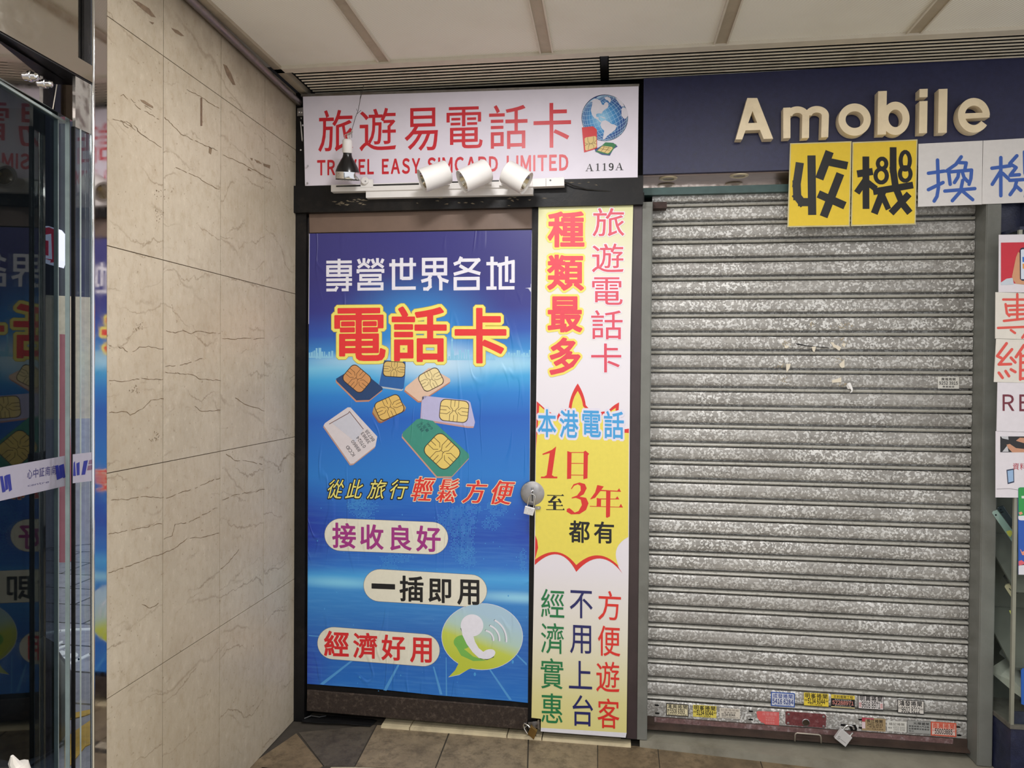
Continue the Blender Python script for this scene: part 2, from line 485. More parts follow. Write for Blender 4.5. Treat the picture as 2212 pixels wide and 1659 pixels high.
def m_poster():
    """the printed blue ground of the big poster: a sky-and-horizon design"""
    m, t = newmat('blue_poster_print'); p = t.pos()
    sx = t.n('ShaderNodeSeparateXYZ'); t.l(p, sx.inputs[0])
    z = t.math('ADD', sx.outputs[2], t.math('MULTIPLY', sx.outputs[0], -.03))
    h = t.math('DIVIDE', t.math('SUBTRACT', z, .14), 1.92)
    st = [(0, S(45, 120, 205)), (.06, S(40, 108, 195)), (.13, S(42, 100, 185)), (.19, S(52, 125, 200)), (.235, S(60, 140, 212)), (.262, S(75, 165, 228)), (.285, S(48, 118, 205)),
          (.35, S(34, 80, 180)), (.40, S(36, 96, 190)), (.48, S(42, 122, 204)), (.54, S(40, 112, 198)), (.60, S(36, 98, 190)), (.65, S(44, 128, 208)), (.685, S(70, 165, 222)),
          (.71, S(120, 195, 232)), (.735, S(60, 145, 212)), (.78, S(46, 84, 172)), (.83, S(50, 54, 134)), (.9, S(52, 50, 120)), (1, S(56, 54, 124))]
    c = t.ramp(h, st)
    def glow(cx, cz, rx, rz, col, amt):
        nonlocal c
        a = t.math('POWER', t.math('DIVIDE', t.math('SUBTRACT', sx.outputs[0], cx), rx), 2.0)
        b = t.math('POWER', t.math('DIVIDE', t.math('SUBTRACT', sx.outputs[2], cz), rz), 2.0)
        d = t.math('SQRT', t.math('ADD', a, b))
        c = t.mix(t.ramp(d, [(0, (amt,) * 3 + (1,)), (1, (0, 0, 0, 1))], 'EASE'), c, col)
    glow(-.78, 1.62, .42, .28, S(52, 150, 222), .9)
    glow(-.72, 1.50, .34, .12, S(205, 228, 244), .9)
    glow(-1.05, 1.50, .30, .045, S(175, 215, 238), .7)
    glow(-.42, 1.50, .22, .06, S(175, 215, 238), .7)
    glow(-1.10, .585, .30, .035, S(130, 205, 240), .9)
    glow(-.36, .56, .30, .035, S(150, 212, 240), .9)
    glow(-1.25, .80, .22, .22, S(34, 58, 165), .85)
    glow(-.30, .85, .16, .2, S(34, 62, 170), .7)
    glow(-1.26, .22, .16, .2, S(42, 52, 165), .7)
    low = t.ramp(h, [(.3, (1, 1, 1, 1)), (.5, (0, 0, 0, 1))])
    c = t.mix(t.math('MULTIPLY', low, t.ramp(t.noise(t.scaled(p, (2, 1, 30)), 3, 3), [(.45, (0, 0, 0, 1)), (.7, (.12, .12, .12, 1))])), c, S(120, 190, 235))
    t.bsdf(c, .34, 0, t.bump(wrinkle(t, p), .0025, .6)); return m
def m_banner():
    m, t = newmat('banner_print'); p = t.pos()
    sx = t.n('ShaderNodeSeparateXYZ'); t.l(p, sx.inputs[0])
    h = t.math('DIVIDE', sx.outputs[2], 2.15)
    c = t.ramp(h, [(0, S(222, 212, 128)), (.08, S(222, 214, 150)), (.2, S(226, 220, 204)), (.32, S(226, 221, 228)), (.7, S(228, 223, 230)), (.86, S(226, 222, 206)), (1, S(216, 215, 148))])
    t.bsdf(c, .42); return m

MARBLE = m_marble(); CEIL = m_ceiling(); ZINC = m_zinc(); STEEL = m_steel(); POSTER = m_poster(); BANNER = m_banner()
ZINCPLAIN = m_zinc('galvanised_rib', ((168, 166, 158), (186, 184, 176)), (198, 196, 190), .3)
MIRROR = m_steel('mirror_steel', .035, (205, 200, 200))
SATIN = m_steel('satin_steel', .28, (170, 168, 168))
CHROME = m_steel('chrome', .08, (225, 225, 225))
TINT = m_glass('tinted_glass', (.30, .34, .36, 1), .85, .02)
CASEG = m_glass('case_glass', (.95, .98, .97, 1), .25)
CLEAR = m_glass('clear_glass', (.94, .97, .96, 1), 1.2)
BLACK = simple('black_paint', S(17, 16, 17), .45, 0, .35, 14, .4, S(66, 60, 52), .3, spec=.25)
BRONZE = simple('dark_bronze_panel', S(58, 50, 48), .42, .1, .2, 10, .6, S(100, 84, 72), .35)
BRONZE2 = simple('brown_door_panel', S(112, 92, 80), .5, 0, .12, 9, .3, S(84, 68, 60), .3)
WHITEP = simple('white_plastic', S(226, 223, 220), .42, 0, .03, 20)
PAPER = simple('white_sign_face', S(226, 220, 232), .62, 0, .02, 20, spec=.25)
CREAM = simple('cream_letter_face', S(236, 218, 184), .35, 0, .05, 20, 0, S(170, 150, 118), .3)
NAVY = simple('navy_board', S(40, 42, 74), .45, 0, .12, 60, .3)
NAVYP = simple('navy_paint', S(34, 38, 62), .35, 0, .3, 30, .8, S(72, 76, 96), .5)
GREYP = simple('grey_painted_steel', S(116, 117, 111), .5, .1, .1, 12, .4, S(84, 82, 74), .4)
RUST = simple('rusty_angle_bar', S(62, 48, 40), .7, .1, .3, 14, .8, S(96, 80, 72), .4)
RUSTW = simple('blistered_paint', S(112, 84, 82), .7, .1, .3, 90, .8, S(176, 160, 162), .8)
OXIDE = simple('red_oxide_plate', S(110, 50, 52), .55, .1, .3, 120, .8, S(165, 130, 130), .5)
BRASS = simple('brass', S(146, 116, 66), .35, .85, .15, 30)
RUBBER = simple('black_plastic', S(30, 30, 31), .3, 0, .2, 25)
DIRTY = simple('sill_stone', S(212, 198, 164), .55, 0, .1, 18, .4, S(120, 108, 88), .6)

# ================================================================ setting: shell
def sbox(name, lo, hi, mat, **kw):
    m = M(); m.box(lo, hi); return struct(name, m, mat, **kw)

# marble wall: separate slabs with fine joints on a dark backing
m = M()
ys = [-1.126, -.892, -.583, -.277, 0.03]; zs = [0, .0, .593, 1.184, 1.775, 2.366, 2.56]
for i in range(4):
    for z0, z1 in ((0, .593), (.593, 1.184), (1.184, 1.775), (1.775, 2.366), (2.366, 2.6)):
        g = .0012
        m.box((XM - .012, ys[i] + (g if i else 0), z0 + g), (XM, ys[i + 1] - (g if i < 3 else 0), z1 - g))
wl = struct('wall_left', m, MARBLE)
m = M(); m.box((XM - .018, -1.126, 0), (XM - .004, .12, 2.6))
build('backing', m, simple('joint_grout', S(84, 68, 46), .9), wl)
# marks on the marble: old tape, smears and flakes
def wallmarks(name, polys, col):
    c = Cv(on_x(XM + .0006))
    for q in polys: c.poly(q)
    c.out(name, simple('mark_%d_%d_%d' % col, S(*col), .7, 0, .25, 80), wl)
wallmarks('old_tape_mark', [[(433, 211), (437, 211), (437, 272), (433, 272)]], (112, 90, 72))
wallmarks('dark_smear', [[(286, 0), (300, 4), (322, 18), (337, 38), (328, 36), (310, 22)], [(322, 46), (333, 49), (330, 53)], [(482, 138), (490, 142), (500, 160), (509, 184), (503, 183), (490, 162)],
                         [(370, 60), (385, 66), (398, 78), (392, 78), (378, 70)]], (122, 102, 82))
cz = []
def zr(k, ox, oy, *ls):
    for l in ls: cz.append([(ox + x / k, oy + y / k) for x, y in l])
zr(9.52, 260, 200, [(5, 70), (70, 45), (160, 145)], [(175, 75), (220, 130), (280, 190), (320, 220)], [(300, 240), (330, 290), (420, 335), (460, 340), (540, 405), (666, 470), (800, 560)], [(145, 195), (225, 245)], [(0, 570), (60, 580), (130, 595), (200, 640), (240, 690), (290, 685), (340, 740), (370, 810), (470, 880), (530, 930)], [(45, 600), (80, 660), (170, 735)], [(500, 265), (560, 300), (640, 345)])
zr(2.515, 230, 440, [(325, 690), (375, 700), (420, 690), (460, 705), (500, 690), (540, 700), (620, 705)], [(630, 733), (700, 738), (760, 728), (800, 735), (858, 730)], [(320, 915), (470, 930), (500, 950), (620, 962)], [(320, 885), (400, 875), (450, 865), (520, 840)], [(15, 960), (100, 965), (190, 950), (310, 955)],
   [(15, 1135), (110, 1130), (130, 1150), (200, 1110), (240, 1070), (310, 1058)], [(480, 1100), (520, 1130), (620, 1120)], [(700, 1055), (750, 1090), (800, 1105), (858, 1125)], [(15, 770), (90, 785), (130, 815), (180, 780), (230, 775), (310, 790)], [(325, 1600), (400, 1570), (470, 1550), (560, 1510), (620, 1488)], [(15, 1610), (120, 1605), (200, 1590), (310, 1598)], [(650, 1360), (700, 1395), (780, 1400), (858, 1420)], [(630, 1610), (700, 1580), (800, 1565), (860, 1550)])
zr(2.77, 0, 1060, [(650, 260), (760, 240), (860, 220), (970, 195)], [(650, 490), (750, 460), (900, 400), (975, 375), (1040, 350), (1120, 285), (1200, 280), (1310, 255)], [(850, 680), (900, 705), (960, 665)], [(1320, 470), (1370, 425), (1440, 340)], [(980, 290), (1030, 270), (1050, 200), (1130, 190), (1300, 100)])
zr(3.318, 0, 0, [(790, 850), (900, 880), (1000, 950), (1100, 1020), (1160, 1060)], [(1180, 840), (1300, 960), (1400, 1010), (1560, 1080)], [(1340, 640), (1450, 700), (1570, 780)], [(1600, 1110), (1750, 1180), (1950, 1290)], [(1260, 1200), (1400, 1260), (1480, 1310), (1570, 1360)])
ck = Cv(on_x(XM + .0006)); rk = random.Random(31)
for l in cz:
    o = [l[0]]
    for a_, b_ in zip(l, l[1:]):           # a wandering hairline
        n_ = max(1, int(math.hypot(b_[0] - a_[0], b_[1] - a_[1]) / 5))
        for q_ in range(1, n_ + 1): o.append((a_[0] + (b_[0] - a_[0]) * q_ / n_ + rk.uniform(-.7, .7), a_[1] + (b_[1] - a_[1]) * q_ / n_ + rk.uniform(-1.3, 1.3)))
    for a_, b_ in zip(o, o[1:]):
        if rk.random() < .9: ck.stroke([a_, b_], rk.uniform(.5, 1.25), 'butt')
for cx, cy, n_, sp in ((302, 706, 16, 9), (290, 842, 18, 8), (335, 945, 22, 9), (343, 464, 14, 10), (350, 420, 12, 14)):
    for q_ in range(n_):
        x_, y_ = rk.gauss(cx, sp * .6), rk.gauss(cy, sp * .6); ck.stroke([(x_, y_), (x_ + rk.uniform(-1, 1), y_ + rk.uniform(1, 3))], rk.uniform(.6, 1.2), 'butt')
ck.out('hairline_crack', simple('crack_brown', S(104, 82, 54), .8, 0, .25, 40), wl)
wallmarks('glue_residue', [[(540, 341), (546, 342), (545, 348)], [(549, 344), (560, 348), (566, 355), (555, 351)], [(568, 353), (584, 357), (583, 364), (570, 359)], [(536, 363), (545, 370), (535, 368)],
                           [(303, 215), (312, 217), (322, 224), (331, 230), (331, 234), (318, 228), (306, 220)], [(452, 317), (458, 320), (456, 334), (451, 330)]], (126, 106, 84))

# floor: stone tiles laid round the shop front
FA = m_floor('floor_stone', S(122, 108, 88), S(152, 136, 110))
FB = m_floor('floor_stone_dark', S(78, 70, 62), S(96, 88, 76))
FC = m_floor('floor_stone_brown', S(110, 94, 72), S(134, 116, 90))
FD = m_floor('floor_stone_pale', S(186, 174, 150), S(206, 196, 172))
GROUT = simple('floor_joint', S(62, 56, 48), .9)
m = M().use(GROUT)
m.box((XM - .1, -6.5, -.06), (3.2, .3, -.003))
def tile(pts, mat):
    P = [PZ(u, v) for u, v in pts]; m.use(mat); m.prism(P, (0, 0, -.02))
def inset(a, b, mat):
    m.use(mat); m.box((a[0], a[1], -.02), (b[0], b[1], 0))
# row along the fronts
tile([(645, 1582), (812, 1566), (766, 1654), (700, 1654)], FB)
tile([(815, 1566), (970, 1579), (938, 1662), (768, 1655)], FA)
tile([(973, 1580), (1140, 1595), (1138, 1664), (941, 1662)], FA)
tile([(1143, 1596), (1290, 1605), (1290, 1670), (1141, 1664)], FA)
tile([(1292, 1606), (1420, 1615), (1426, 1676), (1292, 1670)], FC)
tile([(1422, 1616), (1640, 1640), (1660, 1700), (1428, 1677)], FC)
tile([(1642, 1640), (1900, 1668), (1960, 1730), (1662, 1700)], FC)
tile([(1902, 1668), (2160, 1690), (2260, 1760), (1962, 1730)], FC)
tile([(640, 1584), (697, 1654), (560, 1740), (470, 1700)], FC)
tile([(716, 1657), (768, 1657), (936, 1664), (930, 1676), (700, 1668)], FD)
for i in range(-3, 8):
    for j in range(12):
        x0 = i * .42; y0 = -.36 - j * .42
        if x0 < XM - .05: continue
        inset((x0 + .002, y0 - .418), (x0 + .418, y0 - .002), FA if j < 1 else FD)
struct('floor', m)
# ceiling of cloth-faced panels with cover strips
ZC = 2.607
m = M()
cut = [XM - .35, -.845, -.243, .363, .99, 1.62, 2.4, 3.2]
for a, b in zip(cut, cut[1:]): m.box((a + .002, -6.5, ZC), (b - .002, -.245, ZC + .02))
struct('ceiling', m, CEIL)
m = M(); m.box((XM - .4, -6.5, ZC + .03), (3.2, .3, ZC + .06)); struct('ceiling_slab', m, simple('dark_void', S(10, 10, 10), .9))  # slab coloured near black so the void over the louvre looks unlit
STRIP = simple('cover_strip', S(172, 160, 140), .5, .1, .06, 20, 0, S(120, 108, 92), .3)
LIP = simple('strip_lip', S(205, 197, 182), .5, 0, .05, 20)
for k, x in enumerate(cut[1:6]):
    m = M().use(STRIP); m.box((x - .019, -6.5, ZC - .004), (x + .019, -.247, ZC + .01))
    m.use(LIP); m.box((x - .025, -6.5, ZC - .008), (x - .019, -.247, ZC + .01)); m.box((x + .019, -6.5, ZC - .008), (x + .025, -.247, ZC + .01))
    struct('trim_%d' % (k + 1), m)
m = M(); m.box((XM + .02, -.249, ZC - .012), (3.2, -.215, ZC + .01)); struct('trim_6', m, LIP)
# edge angle along the marble wall
m = M().use(STRIP); m.box((XM + .02, -6.5, ZC - .012), (XM + .05, .02, ZC + .01)); struct('trim_7', m)
m = M(); m.tube([(XM + .018, -1.6, 2.585), (XM + .018, -.9, 2.585), (XM + .018, -.02, 2.556)], .013, 14)
build_pipe = tag(build('metal_conduit', m, m_steel('dull_conduit', .3, (150, 142, 140)), smooth=True), 'grey metal conduit running along the top edge of the marble wall', 'pipe')

# back wall of the fronts, black
sbox('wall_back', (XM - .06, .13, 0), (3.2, .2, 2.66), BLACK)
# black timber and metal framing of the left shop
m = M()
m.box((XM, -.012, 0), (-1.252, .13, 2.6))                       # left jamb
m.box((XM, -.030, 2.105), (.112, .13, 2.215))                   # beam under the sign
m.box((-1.252, -.006, 2.112), (-.318, .02, 2.135))
m.box((-.318, -.004, 0.012), (-.285, .13, 2.14))               # post between door and banner
m.box((.05, .01, .02), (.118, .13, 2.16))                      # post right of the banner
struct('trim_8', m, BLACK)
m = M(); m.box((.072, -.004, .03), (.112, .012, 2.145)); struct('trim_9', m, simple('plum_brown_frame', S(62, 50, 52), .4, .1, .15, 8, 0, S(34, 28, 28), .5))
bm_ = COL.objects['trim_8']
rp = random.Random(17); cp = Cv(on_y(-.0304))
for cx, cy, n_, sx_, sy_ in ((752, 437, 9, 16, 4), (735, 441, 5, 5, 2), (775, 432, 6, 14, 3), (1010, 434, 10, 60, 4), (1110, 431, 8, 30, 4), (1250, 396, 5, 30, 2)):
    for q_ in range(n_):
        x_, y_ = rp.gauss(cx, sx_), rp.gauss(cy, sy_)
        if y_ < 446: cp.poly([(x_ - rp.uniform(2, 7), y_ + rp.uniform(-1, 1)), (x_ - rp.uniform(0, 2), y_ - rp.uniform(.6, 2)), (x_ + rp.uniform(2, 7), y_ + rp.uniform(-1, 1)), (x_ + rp.uniform(0, 2), y_ + rp.uniform(.6, 2))])
cp.out('peeled_paint', simple('bare_timber', S(112, 102, 84), .8, 0, .4, 90, 0, S(40, 36, 32), .7), bm_)
cp = Cv(on_y(-.0124))
for q_ in ([(648.5, 262), (650, 263), (652, 280), (654, 300), (653.4, 306), (651.5, 303), (650, 285)], [(649, 322), (652, 323.5), (650, 326), (647.5, 324.5)], [(649, 254), (652, 254), (651, 258)]): cp.poly(q_)
cp.out('white_paint_drip', simple('dried_white_filler', S(206, 204, 200), .7, 0, .05, 30), bm_)
# sill stones under the left shop
m = M()
for a, b in ((-.92, -.80), (-.798, -.40), (-.398, -.26), (-.258, .09)): m.box((a, -.014, 0), (b - .002, .12, .010))
struct('trim_10', m, DIRTY)
# low sill under the shutter
m = M(); m.prism([PZ(1382, 1614), PZ(2250, 1716), Vector((1.62, .16, 0)), Vector((.12, .16, 0))], (0, 0, .028)); struct('trim_11', m, simple('sill_plate', S(142, 138, 124), .6, .1, .12, 12, .5, S(96, 88, 72), .5))
# ================================================================ metal door of the left shop
YD = 0.004
dm = M(); 
def pbox(m, pts, yf, yb):
    P = [PY(u, v, yf) for u, v in pts]; m.prism(P, (0, yb - yf, 0))
pbox(dm, [(664, 470), (1151, 460), (1142, 1530), (663, 1490)], YD + .004, .06)
door = struct('door_1', dm, BRONZE)
q = M(); pbox(q, [(667, 459), (1151.5, 446), (1150.5, 494), (668, 503)], YD - .004, YD + .02); build('top_rail', q, BRONZE2, door, bevel=.002)
q = M(); pbox(q, [(663, 1490), (1141.5, 1530), (1138.5, 1577), (661.5, 1536)], YD - .008, YD + .03); build('bottom_rail', q, simple('worn_bronze_rail', S(58, 49, 44), .4, .1, .3, 160, .6, S(120, 106, 94), .5, spec=.3), door, bevel=.003)
q = M(); pbox(q, [(663.5, 1478), (1142, 1519), (1142, 1529), (663.5, 1488)], YD - .002, YD + .02); build('glazing_bead', q, BLACK, door)

# ---- blue poster
YP = -.002
class LY:
    """stacking order of ink on a sheet: each layer a hair in front of the last"""
    def __init__(s, y, step=.00025): s.y = y; s.k = step
    def __call__(s, n): return on_y(s.y - s.k * n)
lp = LY(YP)
c = Cv(on_y(YP)); c.poly([(667.8, 504.6), (820, 502.4), (980, 499.6), (1149, 497), (1148, 560), (1143.5, 1200), (1141.4, 1518.5), (1100, 1514), (940, 1501.5), (800, 1487), (663.7, 1477.2)])
poster = tag(c.out('shop_poster', POSTER, thick=.003), 'large glossy blue phone card poster covering the dark metal door', 'poster')
def pr(name, fn, mat, layer, parent=None, L=None, thick=0):
    c = Cv((L or lp)(layer)); fn(c); return c.out(name, mat, parent or poster, thick)
WHT = S(226, 222, 232); 
# white folded edge on the left and torn right edge
pr('torn_edge', lambda c: (c.poly([(1149, 497), (1150.6, 503), (1146.6, 780), (1144, 1200), (1142.4, 1515), (1141.6, 1517), (1143, 1200), (1145.4, 780), (1148.4, 505)]), c.poly([(667.6, 505), (669, 505), (667.4, 700), (666.2, 700)]), c.poly([(1146.5, 613), (1149.4, 614), (1149.6, 632), (1147.6, 632), (1141, 623), (1134, 622.4), (1146.4, 621)])), ink(S(206, 206, 222)), 1)
# skyline and light rays of the printed picture
for si, (X0, X1, base) in enumerate(((667, 720, 771), (725, 800, 772), (940, 1070, 776), (1075, 1146, 769))):
    def sky(c):
        r = random.Random(3 + si); x = X0; pts = [(X0, base + 2)]
        while x < X1:
            w = r.uniform(2, 5); h = r.uniform(4, 14) * (1.6 if 960 < x < 1010 else 1); x2 = min(x + w, X1); g_ = r.uniform(.3, 3)
            pts += [(x, base - h), (x2, base - h), (x2, base - 1), (min(x2 + g_, X1), base - 1)]; x = x2 + g_
        if si == 0: c.quad(682, 752, 686, 775); c.quad(688, 751.5, 694, 775)
        if si == 2: c.poly([(974, 776), (976, 722), (977, 722), (979, 776)]); c.ell(976.5, 735, 2.2)
        c.poly(pts + [(X1, base + 2)])
    pr('skyline', sky, ink(S(140, 198, 230), .34, True), 1)
for a in ([(690, 1478), (760, 1425), (766, 1425), (699, 1479)], [(828, 1491), (862, 1430), (866, 1430), (835, 1492)], [(950, 1500), (935, 1440), (938, 1440), (956, 1500)], [(963, 1503), (963, 1420), (964.5, 1420), (966, 1503)],
          [(1100, 1512), (1052, 1440), (1055, 1439), (1106, 1512)], [(1138, 1438), (1105, 1405), (1107, 1404), (1138, 1433)], [(667, 1372), (780, 1380), (780, 1381.5), (667, 1374)]):
    pr('light_ray', lambda c: c.poly(a), ink(S(84, 156, 220), .34, True), 1)
def dots(c):
    r = random.Random(5)
    lands = [(783, 1095, 38, 24), (772, 1088, 26, 14), (790, 1118, 22, 14), (1075, 1098, 26, 20), (985, 1128, 48, 34), (1000, 1175, 30, 44), (1010, 1205, 22, 26), (855, 1206, 40, 12), (840, 1228, 22, 16), (1130, 1210, 10, 26), (1010, 1100, 40, 12), (1060, 1130, 22, 18)]
    for cx, cy, rx, ry in lands:
        for i in range(-16, 17):
            for j in range(-14, 15):
                x, y = i * 3.1, j * 3.1
                if (x / rx) ** 2 + (y / ry) ** 2 < r.uniform(.45, 1.05) and r.random() < .8: c.quad(cx + x - .8, cy + y - .75, cx + x + .8, cy + y + .75)
    for k in range(70):
        x = r.uniform(672, 1138); y = r.uniform(1080, 1505); c.ell(x, y, r.uniform(.5, 1.3), r.uniform(.8, 2.2), 8)
    for x, y, a in ((1107.5, 1429.5, 3), (1025.7, 1456.5, 3), (1098, 1287, 1.6)): c.ell(x, y, a * .8, a * 1.4, 12)
pr('dotted_world_map', dots, ink(S(76, 158, 222), .34, True), 1)

# heading in white block characters
G = {
 '專': [[(.2, 1), (9.8, 1)], [(5, 0), (5, 5.6)], ['c', (.7, 2.4), (9.3, 2.4), (9.3, 5.1), (.7, 5.1)], [(.7, 3.75), (9.3, 3.75)], [(.2, 6.5), (9.9, 6.5)], [(.2, 7.9), (9.9, 7.9)], [(8.1, 5.6), (8.1, 9.6), (6, 9.6)], [(.2, 9.6), (3.6, 9.6), (4.4, 8.6)]],
 '營': [[(.5, .3), (1.2, 1.7)], [(4.6, .3), (3.9, 1.6)], [(2.6, 0), (2.6, 1.6), (.4, 2.9)], [(2.6, 1.6), (4.7, 2.9)], [(5.6, .3), (6.3, 1.7)], [(9.7, .3), (9, 1.6)], [(7.6, 0), (7.6, 1.6), (5.4, 2.9)], [(7.6, 1.6), (9.8, 2.9)], [(.4, 4.6), (.4, 3.8), (9.6, 3.8), (9.6, 4.6)],
        ['c', (1.4, 5.3), (8.6, 5.3), (8.6, 6.6), (1.4, 6.6)], [(5, 6.6), (4.4, 7.8)], ['c', (.7, 7.9), (9.3, 7.9), (9.3, 9.5), (.7, 9.5)]],
 '世': [[(1.6, .4), (1.6, 9.3), (9.9, 9.3)], [(0, 2.1), (10, 2.1)], [(4.6, 0), (4.6, 6.6)], [(8.2, 0), (8.2, 6.6)], [(4.6, 6.3), (8.2, 6.3)]],
 '界': [['c', (1, .6), (8.9, .6), (8.9, 5), (1, 5)], [(1, 2.8), (9, 2.8)], [(5, .5), (5, 5)], [(3.6, 5.4), (2.8, 6.6), (.2, 7.2)], [(6.4, 5.4), (7.2, 6.6), (9.9, 7.4)], [(3.3, 6.4), (3.3, 8.8), (2.4, 9.5), (.9, 9.5)], [(7.2, 6.4), (7.2, 10)]],
 '各': [[(3, 0), (2.2, 1.6), (.3, 2.2)], [(2.2, 1), (9.2, 1), (6, 3.9), (.3, 5.2)], [(2.4, 2.6), (5, 3.9), (9.8, 5.1)], ['c', (.8, 6.5), (9, 6.5), (9, 9.5), (.8, 9.5)]],
 '地': [[(0, 2.1), (4, 2.1)], [(2, 0), (2, 9)], [(0, 9.4), (3.6, 9.4)], [(4.9, 1.9), (4.9, 9.4), (9.9, 9.4)], [(3.8, 2.6), (9.4, 1.6), (9.4, 7.4), (8.2, 7.4)], [(7.1, 0), (7.1, 7.6)]]}
hb = {'專': (703.8, 559, 761, 629), '營': (771, 557.5, 829.4, 628), '世': (840.8, 557, 898.7, 627.5), '界': (908.9, 556, 969, 627.5), '各': (978.5, 554.7, 1038.7, 627), '地': (1050.6, 554, 1112, 626.5)}
def head(c):
    for k, b in hb.items(): c.grid(G[k], b, 7.2 if k not in '營專' else 6.2, -.012)
pr('heading_text', head, ink(S(228, 226, 236), .38), 2)
big = [('電', (722, 665, 833, 780), -.01), ('話', (846, 662, 965, 782), 0), ('卡', (982, 665, 1094, 785), 0)]
def bigt(extra):
    def f(c):
        for ch, b, t in big: c.ch(ch, b, t, .021, None, 0, extra)
    return f
pr('headline_rim', bigt(.062), ink(S(196, 172, 60)), 2); pr('headline_outline', bigt(.053), ink(S(238, 226, 112)), 3); pr('headline_text', bigt(0), ink(S(226, 52, 54)), 4)

# printed picture of seven SIM cards
def rotpt(x, y, cx, cy, a): return (cx + x * math.cos(a) - y * math.sin(a), cy + x * math.sin(a) + y * math.cos(a))
def chip(c, cx, cy, w, h, a, lines=False, n=5, flip=False):
    """rounded gold contact plate, or its engraved lines"""
    if not lines:
        pts = []; r = min(w, h) * .24
        for sx, sy, a0 in ((1, -1, -90), (1, 1, 0), (-1, 1, 90), (-1, -1, 180)):
            for k in range(n):
                t = math.radians(a0 + 90 * k / (n - 1)); pts.append(rotpt(sx * (w / 2 - r) + r * math.cos(t), sy * (h / 2 - r) + r * math.sin(t), cx, cy, a))
        c.poly(pts)
    else:
        P = lambda x, y: rotpt(x * w / 2, y * h / 2, cx, cy, a); lw = max(.7, w * .016)
        for s in (-1, 1):
            c.stroke([P(s * .28, -1), P(s * .28, -.35), P(s * .12, -.12), P(s * .12, .12), P(s * .28, .35), P(s * .28, 1)], lw, 'butt')
            c.stroke([P(s * 1, -.35), P(s * .5, -.35), P(s * .28, -.1)], lw, 'butt'); c.stroke([P(s * 1, .35), P(s * .5, .35), P(s * .28, .1)], lw, 'butt')
        c.stroke([P(-.12, 0), P(.12, 0)], lw, 'butt'); c.stroke([P(0, -1), P(0, -.4)], lw, 'butt'); c.stroke([P(0, 1), P(0, .4)], lw, 'butt'); c.stroke([P(-1, 0), P(-.55, 0)], lw, 'butt'); c.stroke([P(1, 0), P(.55, 0)], lw, 'butt')
CARDS = [
 ('navy', [(766, 794), (777, 797), (826, 837), (827, 841), (798, 864), (770, 865), (727, 823), (726, 818)], S(36, 66, 112), S(196, 140, 116), (771, 818, 52, 42, .70), S(206, 146, 92)),
 ('blue', [(830, 778), (876, 781), (875, 812), (872, 839), (868, 841), (820, 834), (819, 829)], S(42, 96, 164), S(178, 188, 200), (851.5, 797.5, 45, 31, .06), S(216, 184, 112)),
 ('peach', [(926, 795), (932, 795), (972, 818), (973, 824), (909, 866), (904, 866), (874, 842), (876, 836)], S(222, 190, 168), S(186, 128, 106), (931, 820, 46, 38, -.48), S(236, 216, 160)),
 ('gold', [(852, 852), (856, 853), (877, 880), (876, 884), (824, 911), (818, 909), (805, 890), (807, 880)], S(186, 148, 92), S(150, 96, 78), (841, 880, 56, 40, -.42), S(222, 184, 104)),
 ('lavender', [(912, 857), (918, 855), (1010, 865), (1016, 869), (1026, 912), (1024, 921), (1012, 921), (909, 905)], S(184, 180, 216), S(196, 150, 146), (981, 887.5, 60, 45, .10), S(232, 206, 130)),
 ('white', [(751, 880), (757, 880), (815, 943), (811, 964), (764, 1001), (757, 1002), (699, 919), (702, 914)], S(214, 206, 210), S(184, 150, 140), None, None),
 ('green', [(900, 906), (908, 904), (935, 909), (1013, 981), (1014, 988), (976, 1029), (944, 1029), (869, 942), (870, 934)], S(62, 142, 126), S(198, 150, 132), (955, 975, 66, 56, .76), S(228, 200, 110))]
for nm, poly, col, edge, ch_, chc in CARDS:
    pr('printed_sim_card', lambda c: c.poly([(x - 1.2, y + 3.5) for x, y in poly]), ink(edge, .36, True), 2)
    pr('printed_sim_card', lambda c: c.poly(poly), ink(col, .36, True), 3)
    if ch_:
        pr('printed_chip', lambda c: chip(c, ch_[0], ch_[1], ch_[2] + 3, ch_[3] + 3, ch_[4]), ink(S(60, 44, 34)), 4)
        pr('printed_chip', lambda c: chip(c, *ch_), ink(chc), 5); pr('chip_lines', lambda c: chip(c, *ch_, lines=True), ink(S(70, 48, 36)), 6)
pr('card_slot', lambda c: (c.poly([(754.5, 888.5), (786, 926), (768, 955), (716, 913)])), ink(S(200, 200, 212)), 4)
pr('slot_edge', lambda c: c.stroke([(711, 916), (752, 893), (755, 889), (785, 927)], 1.3, 'butt'), ink(S(110, 70, 60)), 5)
def iccid(c):
    for s_, x, y, w in (('ICCID', 757, 974, 13), ('89860', 769, 963, 14), ('07024', 780, 955, 14), ('39983', 790, 946, 14), ('86738', 799, 941, 14)): c.line(s_, x - w, y - 3.6, x + w, y + 3.6, 0, .008, .12, rot=-2.2)
pr('card_numbers', iccid, ink(S(60, 58, 66)), 5)
def gtext(c):
    c.line('移行', 898, 920, 918, 928, rot=-2.25); c.line('專用卡', 904, 918, 930, 926, rot=-2.25); c.line('64K', 919, 917, 937, 923, rot=-2.25)
pr('card_numbers', gtext, ink(S(36, 84, 92)), 5)

